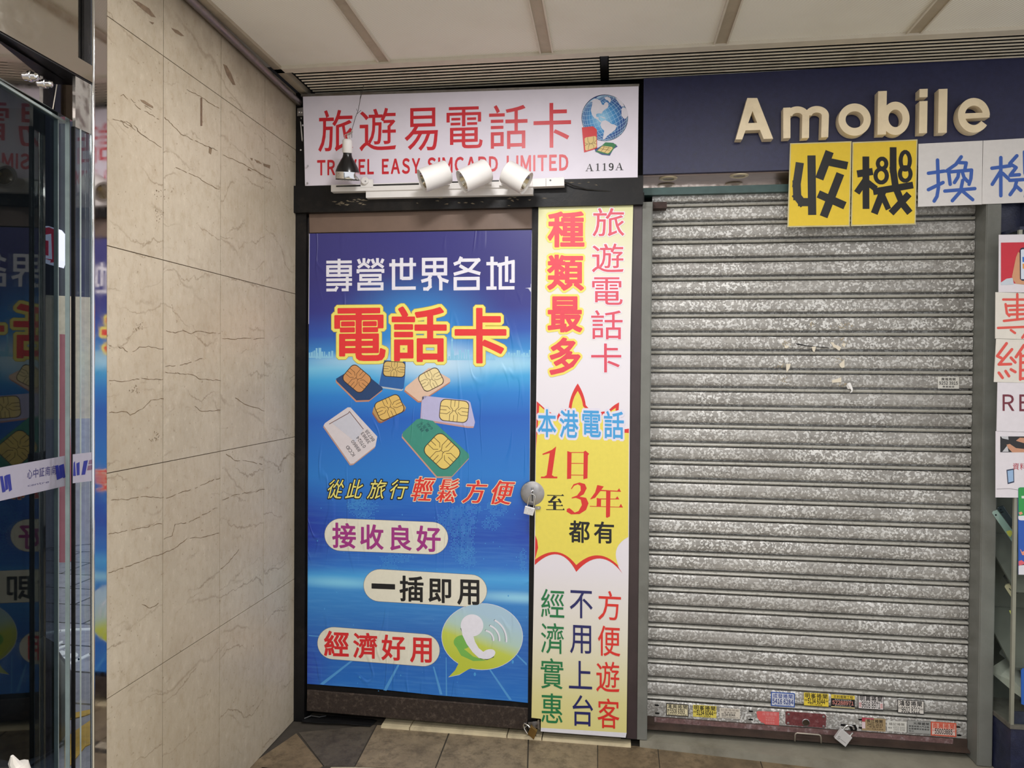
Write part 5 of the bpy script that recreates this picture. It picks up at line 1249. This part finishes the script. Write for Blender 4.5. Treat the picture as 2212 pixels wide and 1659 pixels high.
# ================================================================ glazed show case right of the shutter
YC = -.10; XC0, XC1 = 1.394, 1.95
m = M()
sill_z = PY(2190, 1566, YC).z
zlo = sill_z
XG = PX(2150, 1200, 1.394).x
XL = PY(2194, 1000, YC).x          # front left corner of the case
case = empty('display_case', (1.65, 0, 0))
m = M(); m.prism([Vector((XL, YC, 0)), Vector((XC1, YC, 0)), Vector((XC1, .13, 0)), Vector((1.394, .13, 0)), Vector((1.394, .02, 0))], (0, 0, zlo - .012)); build('base', m, NAVYP, case)
m = M(); m.prism([Vector((XL - .006, YC - .006, zlo - .012)), Vector((XC1, YC - .006, zlo - .012)), Vector((XC1, .13, zlo - .012)), Vector((1.392, .13, zlo - .012)), Vector((1.392, .02, zlo - .012))], (0, 0, .014)); build('sill', m, simple('dusty_sill', S(96, 92, 84), .7, 0, .2, 30), case)
ztop = PY(2190, 497, YC).z
FRM = simple('aluminium_frame', S(150, 150, 136), .4, .4, .08, 15)
m = M(); m.box((XL - .004, YC - .004, zlo), (XL + .007, YC + .007, ztop)); build('corner_post', m, FRM, case)
m = M(); m.prism([Vector((XL, YC + .006, zlo)), Vector((1.396, .02, zlo)), Vector((1.396, .025, zlo)), Vector((XL + .003, YC + .008, zlo))], (0, 0, ztop - zlo)); build('side_glass', m, CASEG, case)
m = M(); m.box((XL + .007, YC, zlo), (XC1, YC + .004, ztop)); build('front_glass', m, CASEG, case)
m = M(); m.box((1.394, .122, zlo), (XC1, .129, ztop)); build('back_panel', m, simple('case_lining', S(78, 78, 70), .7, 0, .1, 8), case)
m = M(); m.box((XL + .01, YC + .006, zlo), (XC1, YC + .012, zlo + .045)); build('front_kerb', m, NAVYP, case)
GREYB = simple('display_step', S(92, 92, 84), .6, 0, .1, 12)
for z, y0 in ((.70, -.03), (.42, -.02)):
    m = M(); m.hexa([Vector((1.425, YC + .03 + (y0 + .03), z)), Vector((XC1 - .02, YC + .03, z)), Vector((XC1 - .02, .118, z + .16)), Vector((1.402, .118, z + .16))], [Vector((1.425, YC + .03 + (y0 + .03), z - .008)), Vector((XC1 - .02, YC + .03, z - .008)), Vector((XC1 - .02, .118, z + .152)), Vector((1.402, .118, z + .152))]); build('shelf', m, GREYB, case)
tag(case, 'glazed shop display case on a navy base at the right edge', 'display case')
m = M(); m.prism([Vector((XL, YC, ztop)), Vector((XC1, YC, ztop)), Vector((XC1, .13, ztop)), Vector((1.394, .13, ztop)), Vector((1.394, .02, ztop))], (0, 0, .012)); build('case_top', m, NAVYP, case)
m = M(); m.box((1.396, .03, ztop + .013), (1.47, .128, 2.21)); m.box((1.47, .0, ztop + .013), (1.62, .128, 2.21)); struct('trim_13', m, NAVYP)
# second-hand telephones leaning on the shelves
def slab(name, pts, y, th, mat, label, cat, face=None, extra=None, group=None):
    """thin handset: photo outline of its back face, lying at depth y"""
    m = M(); m.prism([PY(u, v, y) for u, v in pts], (.004, th, .002)); o = build(name, m, mat, bevel=.0012); tag(o, label, cat, group)
    return o
Z7 = lambda x, y: (2100 + x / 6.384, 1040 + y / 6.384)
PHG = simple('mint_phone_back', S(158, 182, 172), .2, .1, .05, 10); PHD = simple('slate_phone_back', S(62, 70, 76), .2, .1, .1, 10); PHK = simple('black_phone', S(30, 32, 36), .2); PHO = simple('gold_phone_back', S(196, 184, 152), .25, .3, .05, 10)
g_ = 'phones in the display case'
p1 = slab('mobile_phone', [Z7(*p) for p in ((275, 440), (285, 415), (345, 398), (560, 690), (588, 880), (560, 850))], -.01, .008, PHG, 'mint green phone leaning on the upper shelf of the display case', 'phone', group=g_)
p2 = slab('mobile_phone', [Z7(*p) for p in ((345, 370), (360, 352), (430, 340), (600, 585), (600, 730), (580, 700))], .01, .008, PHD, 'dark slate phone standing behind the mint green phone', 'phone', group=g_)
m = M(); 
for x, y in ((392, 388), (420, 420), (398, 425)): m.lathe(PY(*Z7(x, y), .0099), (0, -1, 0), [(0, .0032), (.0015, .003)], 12)
build('camera_lens', m, PHK, p2)
m = M(); m.lathe(PY(*Z7(326, 462), -.0101), (0, -1, 0), [(0, .003), (.001, .003)], 12); build('camera_lens', m, PHK, p1)
p3 = slab('mobile_phone', [Z7(*p) for p in ((430, 1320), (455, 1295), (560, 1285), (640, 1300), (640, 1560), (585, 1530))], .02, .01, PHK, 'black phone on the lower shelf behind the gold phone', 'phone', group=g_)
m = M(); m.prism([PY(*Z7(*p), .0195) for p in ((490, 1320), (560, 1300), (610, 1310), (600, 1480))], (0, .0006, 0)); build('screen', m, simple('phone_screen', S(70, 82, 92), .1), p3)
p4 = slab('mobile_phone', [Z7(*p) for p in ((445, 1455), (460, 1430), (515, 1412), (600, 1530), (600, 1680), (575, 1655))], -.005, .008, PHO, 'gold phone leaning on the lower shelf of the display case', 'phone', group=g_)
m = M(); m.prism([PY(*Z7(*p), -.0056) for p in ((505, 1475), (515, 1470), (540, 1500), (530, 1506))], (0, .0004, 0)); build('camera_lens', m, PHK, p4)
sheet('price_tag', [Z7(*p) for p in ((470, 690), (530, 672), (575, 715), (545, 735), (525, 768), (495, 740))], -.022, .0006, ink(S(214, 208, 90)), 'yellow price tag stuck on the mint green phone', 'price tag')
sheet('price_tag', [Z7(*p) for p in ((548, 625), (595, 602), (598, 690), (580, 690))], -.001, .0006, ink(S(214, 208, 90)), 'yellow price tag on the dark slate phone beside the corner post', 'price tag')
Z8b = lambda x, y: (2090 + x / 4.62, 1300 + y / 4.62)
sheet('price_tag', [Z8b(*p) for p in ((415, 85), (435, 88), (470, 150), (465, 200), (440, 150))], -.015, .0006, ink(S(206, 206, 96)), 'ragged yellow paper slip below the gold phone', 'price tag')
# boxes at the bottom of the case
def carton(pt, pf, label, c1, th=.05):
    m = M(); m.hexa([PY(u, v, y) for u, v, y in pt], [PY(u, v, y) for u, v, y in pf]); return tag(build('phone_box', m, c1), label, 'box', 'boxes in the display case')
carton([(*Z8b(258, 640), .06), (*Z8b(470, 505), .10), (*Z8b(620, 640), .02), (*Z8b(600, 930), -.07), (*Z8b(470, 800), -.04)], [(*Z8b(220, 695), .06), (*Z8b(470, 600), .10), (*Z8b(620, 700), .02), (*Z8b(600, 1000), -.07), (*Z8b(470, 910), -.04)], 'white phone box lying at the bottom of the display case', simple('white_carton', S(190, 188, 176), .5, 0, .04, 20))
carton([(*Z8b(318, 500), .1), (*Z8b(400, 400), .11), (*Z8b(470, 365), .11), (*Z8b(560, 420), .09), (*Z8b(460, 500), .08), (*Z8b(395, 555), .09)], [(*Z8b(318, 520), .1), (*Z8b(400, 420), .11), (*Z8b(470, 385), .11), (*Z8b(560, 450), .09), (*Z8b(460, 530), .08), (*Z8b(395, 580), .09)], 'grey phone box behind the white box in the display case', simple('grey_carton', S(150, 150, 144), .5, 0, .05, 20))

# notices stuck over the case, running past the right edge of the photo
YN = YC - .0065; ln = LY(YN - .0003, .0002)
Z6 = lambda x, y: (2100 + x / 2.767, 480 + y / 2.767)
NP = ink(S(222, 216, 222)); NP2 = ink(S(222, 216, 206))
n1 = sheet('notice', [Z6(160, 75), (2300, 505), (2300, 633), Z6(158, 418)], YN, .002, NP, 'topmost white notice, with a red picture of a hand holding a phone', 'notice')
pr('picture', lambda c: c.poly([Z6(172, 122), (2290, 522), (2290, 618), Z6(172, 362)]), ink(S(198, 40, 58)), 1, n1, ln)
pr('picture', lambda c: c.poly([Z6(172, 360), Z6(205, 338), Z6(242, 332), Z6(250, 372), Z6(172, 376)]), ink(S(196, 204, 214)), 2, n1, ln)
pr('picture', lambda c: c.poly([Z6(245, 345), Z6(238, 325), Z6(262, 210), Z6(275, 178), Z6(286, 185), Z6(288, 340), (2225, 605), (2225, 616), Z6(262, 368)]), ink(S(206, 150, 112)), 3, n1, ln)
pr('picture', lambda c: c.poly([Z6(284, 170), Z6(290, 156), Z6(300, 152), (2260, 532), (2260, 608), Z6(298, 350), Z6(286, 340)]), ink(S(30, 34, 60)), 4, n1, ln)
pr('picture', lambda c: c.poly([Z6(291, 166), Z6(300, 162), (2256, 536), (2256, 604), Z6(292, 340)]), ink(S(214, 222, 236)), 5, n1, ln)
pr('picture', lambda c: (c.poly([Z6(300, 208), (2224, 554), (2224, 566), Z6(301, 238)])), ink(S(56, 116, 200)), 6, n1, ln)
pr('picture', lambda c: (c.poly([Z6(301, 248), (2224, 569), (2224, 580), Z6(302, 278)])), ink(S(226, 150, 70)), 6, n1, ln)
n2 = sheet('notice', [Z6(140, 418), (2300, 636), (2300, 735), Z6(138, 695)], YN - .0006, .0022, NP2, 'cream sheet with a red handwritten character, second notice from the top', 'notice')
n3 = sheet('notice', [Z6(144, 697), (2300, 736), (2300, 829), Z6(130, 955)], YN - .0006, .0022, NP2, 'cream sheet with a red handwritten character, third notice from the top', 'notice')
def hand6(strokes, w):
    def f(c):
        for s in strokes: c.stroke([Z6(*p) for p in s], w / 2.767)
    return f
RH = ink(S(222, 84, 72)); ln2 = LY(YN - .0009, .0002)
pr('handwriting', hand6([[(186, 462), (345, 462)], [(200, 490), (208, 545), (222, 560)], [(208, 500), (330, 496)], [(225, 525), (330, 522)], [(222, 552), (340, 548)], [(270, 430), (270, 575)], [(190, 590), (360, 572)], [(155, 632), (400, 622)], [(320, 585), (322, 660), (300, 690)], [(232, 645), (256, 662)]], 15), RH, 1, n2, ln2)
pr('handwriting', hand6([[(206, 724), (150, 800), (175, 812)], [(238, 760), (160, 850), (232, 848)], [(232, 810), (258, 838)], [(160, 900), (182, 930)], [(200, 890), (220, 920)], [(232, 880), (258, 895)], [(310, 735), (262, 806)], [(290, 785), (288, 940)], [(290, 800), (400, 790)], [(350, 800), (350, 935)], [(290, 840), (400, 832)], [(290, 885), (400, 878)], [(290, 935), (410, 930)]], 17), RH, 1, n3, ln2)
n4 = sheet('notice', [Z6(152, 957), (2300, 829), (2300, 936), Z6(146, 1248)], YN, .002, NP, 'white notice with large dark red letters below the handwritten sheets', 'notice')
pr('notice_lettering', lambda c: (c.line('R', *Z6(182, 1030), *Z6(252, 1128), 0, .01), c.line('E', *Z6(282, 1030), 2224.5, Z6(0, 1130)[1], 0, .01)), ink(S(112, 36, 52)), 1, n4, ln)
n5 = sheet('notice', [Z6(141, 1249), (2300, 937), (2300, 1076), Z6(140, 1645)], YN - .0004, .002, NP, 'white notice with a repair photo, lowest of the white notices', 'notice')
pr('picture', lambda c: c.poly([Z6(168, 1280), (2290, 943), (2290, 977.5), Z6(168, 1375)]), ink(S(34, 32, 34)), 2, n5, ln)
pr('picture', lambda c: (c.poly([Z6(172, 1280), Z6(215, 1280), Z6(218, 1300), Z6(180, 1292)]), c.poly([Z6(180, 1372), Z6(210, 1335), Z6(218, 1372)])), ink(S(190, 190, 194)), 3, n5, ln)
pr('picture', lambda c: (c.poly([Z6(205, 1330), Z6(225, 1325), Z6(262, 1350), (2213, 970), (2213, 977), Z6(240, 1376), Z6(215, 1350)]), c.poly([Z6(262, 1306), Z6(285, 1288), (2215, 946), (2215, 958), Z6(280, 1312)])), ink(S(196, 142, 112)), 3, n5, ln)
pr('notice_lettering', lambda c: c.line('資料', Z6(243, 0)[0], Z6(0, 1440)[1], 2217, Z6(0, 1480)[1], 0, .005), ink(S(176, 44, 60)), 2, n5, ln)
pr('picture', lambda c: c.poly([Z6(205, 1480), Z6(250, 1472), Z6(252, 1555), Z6(212, 1566)]), ink(S(44, 56, 84)), 2, n5, ln)
pr('picture', lambda c: c.poly([Z6(211, 1487), Z6(245, 1480), Z6(247, 1548), Z6(217, 1556)]), ink(S(150, 180, 216)), 3, n5, ln)
pr('picture', lambda c: c.stroke([Z6(148, 1595), Z6(220, 1592), Z6(272, 1600)], 1.2), ink(S(150, 146, 150)), 2, n5, ln)
n6 = sheet('notice', [Z7(636, 110), Z7(642, 90), Z7(665, 82), (2290, 1052), (2290, 1242), Z7(640, 1285), Z7(636, 540)], YN - .0012, .002, ink(S(36, 86, 178)), 'green and blue picture card stuck low on the case at the right edge', 'notice')
l6 = LY(YN - .0014, .0002)
pr('picture', lambda c: c.poly([Z7(636, 110), Z7(642, 90), Z7(665, 82), (2290, 1052), (2290, 1116), Z7(640, 490)]), ink(S(44, 150, 72)), 1, n6, l6)
pr('picture', lambda c: c.poly([Z7(636, 476), Z7(715, 470), (2290, 1112), (2290, 1125), Z7(670, 536), Z7(645, 530), Z7(636, 510)]), ink(S(222, 220, 228)), 2, n6, l6)
pr('picture', lambda c: (c.poly([Z7(640, 430), Z7(680, 415), Z7(700, 445), Z7(660, 465)]), c.poly([Z7(675, 975), Z7(715, 960), Z7(740, 1020), Z7(690, 1015)]), c.poly([Z7(660, 930), Z7(672, 940), Z7(690, 985), Z7(676, 980)])), ink(S(226, 146, 122)), 3, n6, l6)
pr('picture', lambda c: c.poly([Z7(640, 1100), Z7(680, 1085), Z7(730, 1120), Z7(730, 1150), Z7(642, 1160)]), ink(S(220, 96, 110)), 3, n6, l6)
pr('picture', lambda c: c.poly([Z7(640, 1165), Z7(715, 1140), (2290, 1215), (2290, 1242), Z7(640, 1285)]), ink(S(222, 220, 228)), 3, n6, l6)
pr('picture', lambda c: (c.poly([Z7(680, 200), Z7(720, 198), Z7(720, 235), Z7(682, 232)])), ink(S(214, 226, 214)), 3, n6, l6)
n7 = sheet('notice', [Z8b(535, 690), Z8b(545, 668), Z8b(570, 662), (2290, 1443), (2290, 1526), Z8b(560, 1030), Z8b(538, 1020)], YN - .0012, .002, ink(S(34, 92, 178)), 'small plain blue card stuck near the foot of the case', 'notice')
# ================================================================ steel entrance frame and glass door at the left
XD = XM - .005
m = M(); m.box((XM - .012, -1.172, 0), (XM, -1.1275, ZC - .01)); fr = tag(build('steel_door_frame', m, MIRROR), 'mirror-polished steel door frame at the end of the marble wall', 'door frame')
m = M(); m.tube([(XM - .002, -1.1745, .0), (XM - .002, -1.1745, ZC - .012)], .0042, 12); build('corner_bead', m, CHROME, fr, smooth=True)
# transom bar and the steel-clad panel over it
z0 = PX(199, 178, XM).z; z1 = PX(199, 142, XM).z
TST = m_steel('transom_steel', .06, (200, 196, 188), .04)
m = M(); m.box((XM - .07, -3.0, z0), (XM, -1.179, z1)); build('transom_bar', m, TST, fr)
m = M(); m.box((XM - .07, -3.0, z0 - .004), (XM - .003, -1.179, z0)); build('transom_underside', m, BLACK, fr)
m = M(); m.box((XM - .03, -3.0, z1), (XM - .012, -1.205, ZC - .012)); build('transom_panel', m, TST, fr)
m = M(); m.box((XM - .03, -1.203, z1), (XM - .004, -1.179, ZC - .012)); build('transom_post', m, BLACK, fr)
zp = PX(190, 285, XM).z
m = M(); m.box((XM - .012, -1.232, zp), (XM - .004, -1.179, z0 - .005)); build('head_plate', m, m_steel('dull_steel_plate', .3, (150, 146, 140)), fr)
# fixed side pane
m = M(); m.box((XD - .006, -1.232, .0), (XD, -1.179, zp)); build('side_pane', m, CLEAR, fr)
m = M(); m.box((XD - .008, -1.2355, .0), (XD + .001, -1.232, zp)); build('pane_edge', m, BLACK, fr)
m = M(); m.box((XD - .0005, -1.216, .0), (XD + .001, -1.2125, zp)); build('pane_seam', m, simple('glass_edge', S(150, 160, 158), .15), fr)
# swing door, pushed a little open
DM = Vector((-1.350, -1.290, 0)); DD = Vector((.1435, -.9897, 0)).normalized(); DN_ = Vector((.9897, .1435, 0)).normalized()
def dpt(s, z, off=0.): return DM + DD * s + DN_ * off + Vector((0, 0, z))
def dhit(u, v, off=0.):
    d = ray(u, v); p = DM + DN_ * off; t = (p - CAM).dot(DN_) / d.dot(DN_); return CAM + d * t
s0, s1 = (dhit(150, 800) - DM).dot(DD), 0.75
ztopd = dhit(80, 222).z
def dslab(m, a, b, za, zb, o0, o1): m.hexa([dpt(a, za, o0), dpt(b, za, o0), dpt(b, zb, o0), dpt(a, zb, o0)], [dpt(a, za, o1), dpt(b, za, o1), dpt(b, zb, o1), dpt(a, zb, o1)])
door2 = empty('door_2', dpt(0, 0)); door2['kind'] = 'structure'
sE = (dhit(126, 800) - DM).dot(DD)
m = M(); dslab(m, sE, s1, .012, ztopd, -.010, 0); build('door_glass', m, TINT, door2)
m = M(); dslab(m, s0, sE, .012, ztopd, -.010, 0); build('clear_margin', m, CLEAR, door2)
EDG = simple('glass_edge', S(150, 160, 158), .15)
m = M(); dslab(m, sE - .0012, sE + .0012, .012, ztopd, -.0104, .0004); dslab(m, s0 - .002, s0 + .001, .012, ztopd, -.0104, .0004); build('glass_edge', m, EDG, door2)
m = M(); P_ = [dhit(u, v, .012) for u, v in ((-60, 52), (162, 187), (158, 262), (-60, 132))]; m.prism(P_, tuple(-DN_ * .03)); build('patch_rail', m, MIRROR, door2)
m = M(); P_ = [dhit(u, v, .0124) for u, v in ((122.6, 182), (124, 183), (115, 236), (113.6, 235))]; m.prism(P_, tuple(-DN_ * .002)); build('plate_joint', m, LIP, door2)
for u, v, r in ((66, 165, .0095), (97, 181, .0085)):
    m = M(); m.lathe(dhit(u, v, .012), DN_, [(0, r * 1.3), (.003, r * 1.3), (.004, r), (.014, r), (.018, r * .6), (.019, 0)], 16); build('bolt', m, CHROME, door2, smooth=True)
m = M(); P_ = [dhit(u, v, .004) for u, v in ((-60, 136), (143, 262), (143, 267), (-60, 143))]; m.prism(P_, tuple(-DN_ * .018)); build('glass_rebate', m, EDG, door2)
# white band with blue printing along the glass
bandm = ink(S(158, 154, 168))
c = Cv(lambda u, v: dhit(u, v, .0012)); c.poly([(-60, 1021), (140, 984.5), (140, 1050), (-60, 1096)]); band = c.out('glass_sticker', bandm, door2)
c = Cv(lambda u, v: PX(u, v, XD + .0012)); c.poly([(157, 981.5), (205, 976), (205, 1038), (157, 1044)]); band2 = c.out('glass_sticker', bandm, fr)
DB = ink(S(40, 46, 128))
def logo(c):
    for q in ([(119, 1006), (126, 1004.5), (130, 1034), (123, 1037)], [(127, 1006), (133, 1003.5), (136, 1031), (130, 1034)], [(133, 1003.5), (138, 1002), (141.5, 1031), (136.5, 1033)], [(0, 1029), (6, 1028), (12, 1062), (5, 1064)], [(9, 1029), (14, 1026), (18, 1056), (12, 1060)], [(14, 1026), (22, 1024), (26, 1058), (20, 1062)]): c.poly(q)
c = Cv(lambda u, v: dhit(u, v, .0016)); logo(c); c.out('band_logo', DB, door2)
def mirr(c):
    for k, ch in enumerate('心中証南南'[::1]):
        x = 59 + k * 13; c.ch(ch, (x, 1014 - k * 2.2, x + 11, 1034 - k * 2.2), -.2, .01)
    q = []
    for p in c.p:
        xs = [a[0] for a in p]; q.append(p)
    c.line('centre', 60, 1043, 106, 1047, -.19, 0)
c = Cv(lambda u, v: dhit(u, v, .0016)); mirr(c); c.out('band_text', ink(S(70, 66, 110)), door2)
c = Cv(lambda u, v: PX(u, v, XD + .0016))
for q in ([(159, 1000), (162, 996), (164, 1028), (158, 1028)], [(165, 1001), (172, 998), (172, 1026), (166, 1027)], [(181, 996), (190, 994), (184, 1025), (176, 1026)]): c.poly(q)
c.out('band_logo', DB, fr)
c = Cv(lambda u, v: PX(u, v, XD + .0016)); c.poly([(193, 994), (202, 992), (200, 1002), (191, 1003)]); c.poly([(190, 1006), (199, 1004), (197, 1015), (188, 1016)]); c.out('band_logo', ink(S(112, 84, 108)), fr)

# ---- the street seen through the glass
def m_pave():
    m, t = newmat('street_paving'); p = t.pos()
    b = t.n('ShaderNodeTexBrick'); b.inputs['Scale'].default_value = 1; b.inputs['Brick Width'].default_value = .6; b.inputs['Row Height'].default_value = .3; b.inputs['Mortar Size'].default_value = .008
    b.inputs['Color1'].default_value = S(164, 164, 178); b.inputs['Color2'].default_value = S(142, 142, 156); b.inputs['Mortar'].default_value = S(52, 52, 58)
    t.l(p, b.inputs['Vector'])
    c = t.mix(t.ramp(t.noise(p, 14, 7, .7), [(.45, (0, 0, 0, 1)), (.65, (.5, .5, .5, 1))]), b.outputs['Color'], S(108, 108, 120))
    t.bsdf(c, .7); return m
m = M(); m.box((-9, -6.5, -.08), (XM - .1, 8, -.004)); struct('street_paving', m, m_pave())
YPT = simple('yellow_road_paint', S(206, 164, 66), .7, 0, .12, 30, 0, S(120, 112, 104), .5)
m = M()
m.prism([PZ(u, v, .0) for u, v in ((60, 1560), (206, 1530), (206, 1537), (182, 1546), (60, 1574))], (0, 0, -.01)); m.prism([PZ(u, v, .0) for u, v in ((140, 1594), (206, 1548), (206, 1602), (184, 1612), (140, 1668))], (0, 0, -.01))
tag(build('road_marking', m, YPT), 'worn yellow paint markings on the paving beyond the glass', 'road marking')
c = Cv(on_z(.0015))
c.stroke([(90, 1368), (130, 1362), (160, 1359), (206, 1358)], 4); c.stroke([(90, 1455), (130, 1441), (170, 1424), (195, 1412), (208, 1400)], 5); c.stroke([(100, 1425), (128, 1422), (152, 1419)], 4); c.ell(134, 1410, 8, 5); c.stroke([(126, 1390), (134, 1386)], 4); c.stroke([(126, 1400), (142, 1394), (150, 1402)], 4); c.ell(160, 1414, 9, 5); c.ell(146, 1404, 6, 5)
mm = M()
for q in c.p: mm.prism([on_z(.002)(u, v) for u, v in q], (0, 0, -.006))
tag(build('road_marking', mm, simple('white_road_paint', S(232, 234, 240), .7, 0, .05, 30)), 'white painted lettering inside two curved lines on the paving', 'road marking')
# far wall, pale above and grey below
A_ = PZ(226, 1172, 0); B_ = PZ(120, 1182, 0); dv = (A_ - B_).normalized(); A_ = A_ + dv * 3; B_ = B_ - dv * 4
nrm = Vector((-dv.y, dv.x, 0)); nrm = nrm if nrm.y > 0 else -nrm
zg = CAM.z + (PZ(190, 1180, 0) - CAM).length * 0; 
pw = PZ(190, 1180, 0); dd = ray(190, 905); tt = (pw - CAM).dot(nrm) / dd.dot(nrm); zmid = (CAM + dd * tt).z
dd = ray(190, 640); zup = (CAM + dd * ((pw - CAM).dot(nrm) / dd.dot(nrm))).z
m = M().use(simple('far_wall_grey', S(168, 166, 178), .8)); m.prism([A_, B_, B_ + nrm * .2, A_ + nrm * .2], (0, 0, zmid))
m.use(simple('far_wall_beige', S(208, 194, 172), .8)); m.prism([p + Vector((0, 0, zmid)) for p in (A_, B_, B_ + nrm * .2, A_ + nrm * .2)], (0, 0, zup - zmid))
m.use(simple('far_wall_dark', S(58, 60, 74), .7, 0, .3, 3)); m.prism([p + Vector((0, 0, zup)) for p in (A_, B_, B_ + nrm * .2, A_ + nrm * .2)], (0, 0, 3.5))
struct('wall_far', m)
# pink-red upright board and lit sign standing in the street
def face_cam(u, v, dist):
    d = ray(u, v); return CAM + d * (dist / d.dot(FW))
m = M(); q = [face_cam(u, v, 4.6) for u, v in ((129, 722), (135, 722), (147, 1100), (147, 1215), (128, 1215))]; g0 = [Vector((p.x, p.y, max(p.z, 0.))) for p in q]
m.prism(g0, tuple(FW * .05)); tag(build('street_banner', m, simple('pink_banner', S(168, 92, 104), .7, 0, .1, 10)), 'tall pink-red banner standing in the street beyond the glass', 'banner')
def m_lit(name, col, e):
    m, t = newmat(name); n = t.noise(t.pos(), 8, 2); t.bsdf(t.ramp(n, [(.2, tuple(x * .9 for x in col[:3]) + (1,)), (.8, col)]), .4, **{'Emission Color': col, 'Emission Strength': e}); return m
LR = m_lit('lit_sign_red', S(214, 40, 74), .55); LWH = m_lit('lit_sign_white', S(226, 222, 255), 1.0)
DS = 4.2
m = M(); q = [face_cam(u, v, DS) for u, v in ((78, 498), (90, 489), (104, 488), (120, 493), (129, 504), (129, 562), (124, 576), (108, 572), (78, 562))]; m.prism(q, tuple(FW * .06))
ls_ = tag(build('lit_sign', m, LWH), 'glowing red and white lit sign seen through the glass', 'sign')
def lit(name, polys, mat, k):
    m = M()
    for q in polys: m.prism([face_cam(u, v, DS - .004 * k) for u, v in q], tuple(FW * .003))
    build(name, m, mat, ls_)
lit('sign_symbol', [[(80, 503), (92, 493), (106, 491), (118, 496), (118, 502), (123, 505), (121, 566), (108, 567), (110, 563), (95, 558), (80, 556)]], LR, 1)
lit('sign_symbol', [[(80, 510), (110, 505), (112, 560), (80, 556)]], LWH, 2); lit('sign_symbol', [[(80, 520), (90, 518), (104, 520), (104, 552), (80, 548)]], LR, 3); lit('sign_symbol', [[(80, 526), (94, 525), (96, 544), (80, 542)]], LWH, 4)
# dark shop interior behind the glass door
m = M(); d0 = face_cam(-120, 800, 2.75); d1 = face_cam(84, 800, 2.75)
m.prism([Vector((d0.x, d0.y, 0)), Vector((d1.x, d1.y, 0)), Vector((d1.x, d1.y, 0)) + FW * .04, Vector((d0.x, d0.y, 0)) + FW * .04], (0, 0, 2.45)); struct('wall_dark', m, simple('dark_partition', S(22, 24, 28), .6, 0, .4, 6))
# black rubbish bag behind the glass, white bag in front
def blob(c, r, seed, mat, n=20, k=12):
    rg = random.Random(seed); m = M(); rs = []
    for j in range(k + 1):
        f = j / k; zz = r[2] * f; rad = math.sin(math.pi * (.18 + .78 * f)) ** .6
        rs.append([Vector((c[0] + r[0] * rad * math.cos(6.28319 * i / n) * (1 + rg.uniform(-.05, .05)), c[1] + r[1] * rad * math.sin(6.28319 * i / n) * (1 + rg.uniform(-.05, .05)), c[2] + zz + rg.uniform(-.012, .012) * (0 < j < k))) for i in range(n)])
    m.rings(rs); return m
pb = PZ(30, 1775, 0.)
tag(build('rubbish_bag', blob((pb.x - .32, pb.y + .42, 0), (.15, .15, .42), 3, RUBBER), RUBBER, smooth=True), 'black rubbish bag on the ground behind the tinted glass door', 'bag')
pw_ = dhit(58, 1640, .09)
wb_ = M(); zt = pw_.z
mB = blob((pw_.x, pw_.y - .02, 0), (.055, .065, zt), 6, None)
o = build('carrier_bag', mB, simple('white_plastic_bag', S(228, 222, 214), .45, 0, .04, 30), smooth=True); tag(o, 'white plastic carrier bag on the floor in front of the glass door', 'bag')
m = M(); tp = Vector((pw_.x, pw_.y - .02, zt)); m.tube([tp + Vector((0, 0, -.015)), tp + Vector((-.004, -.012, .012)), tp + Vector((-.002, -.016, .026))], [.014, .009, .003], 8); build('tied_top', m, MATS['white_plastic_bag'], o, smooth=True)
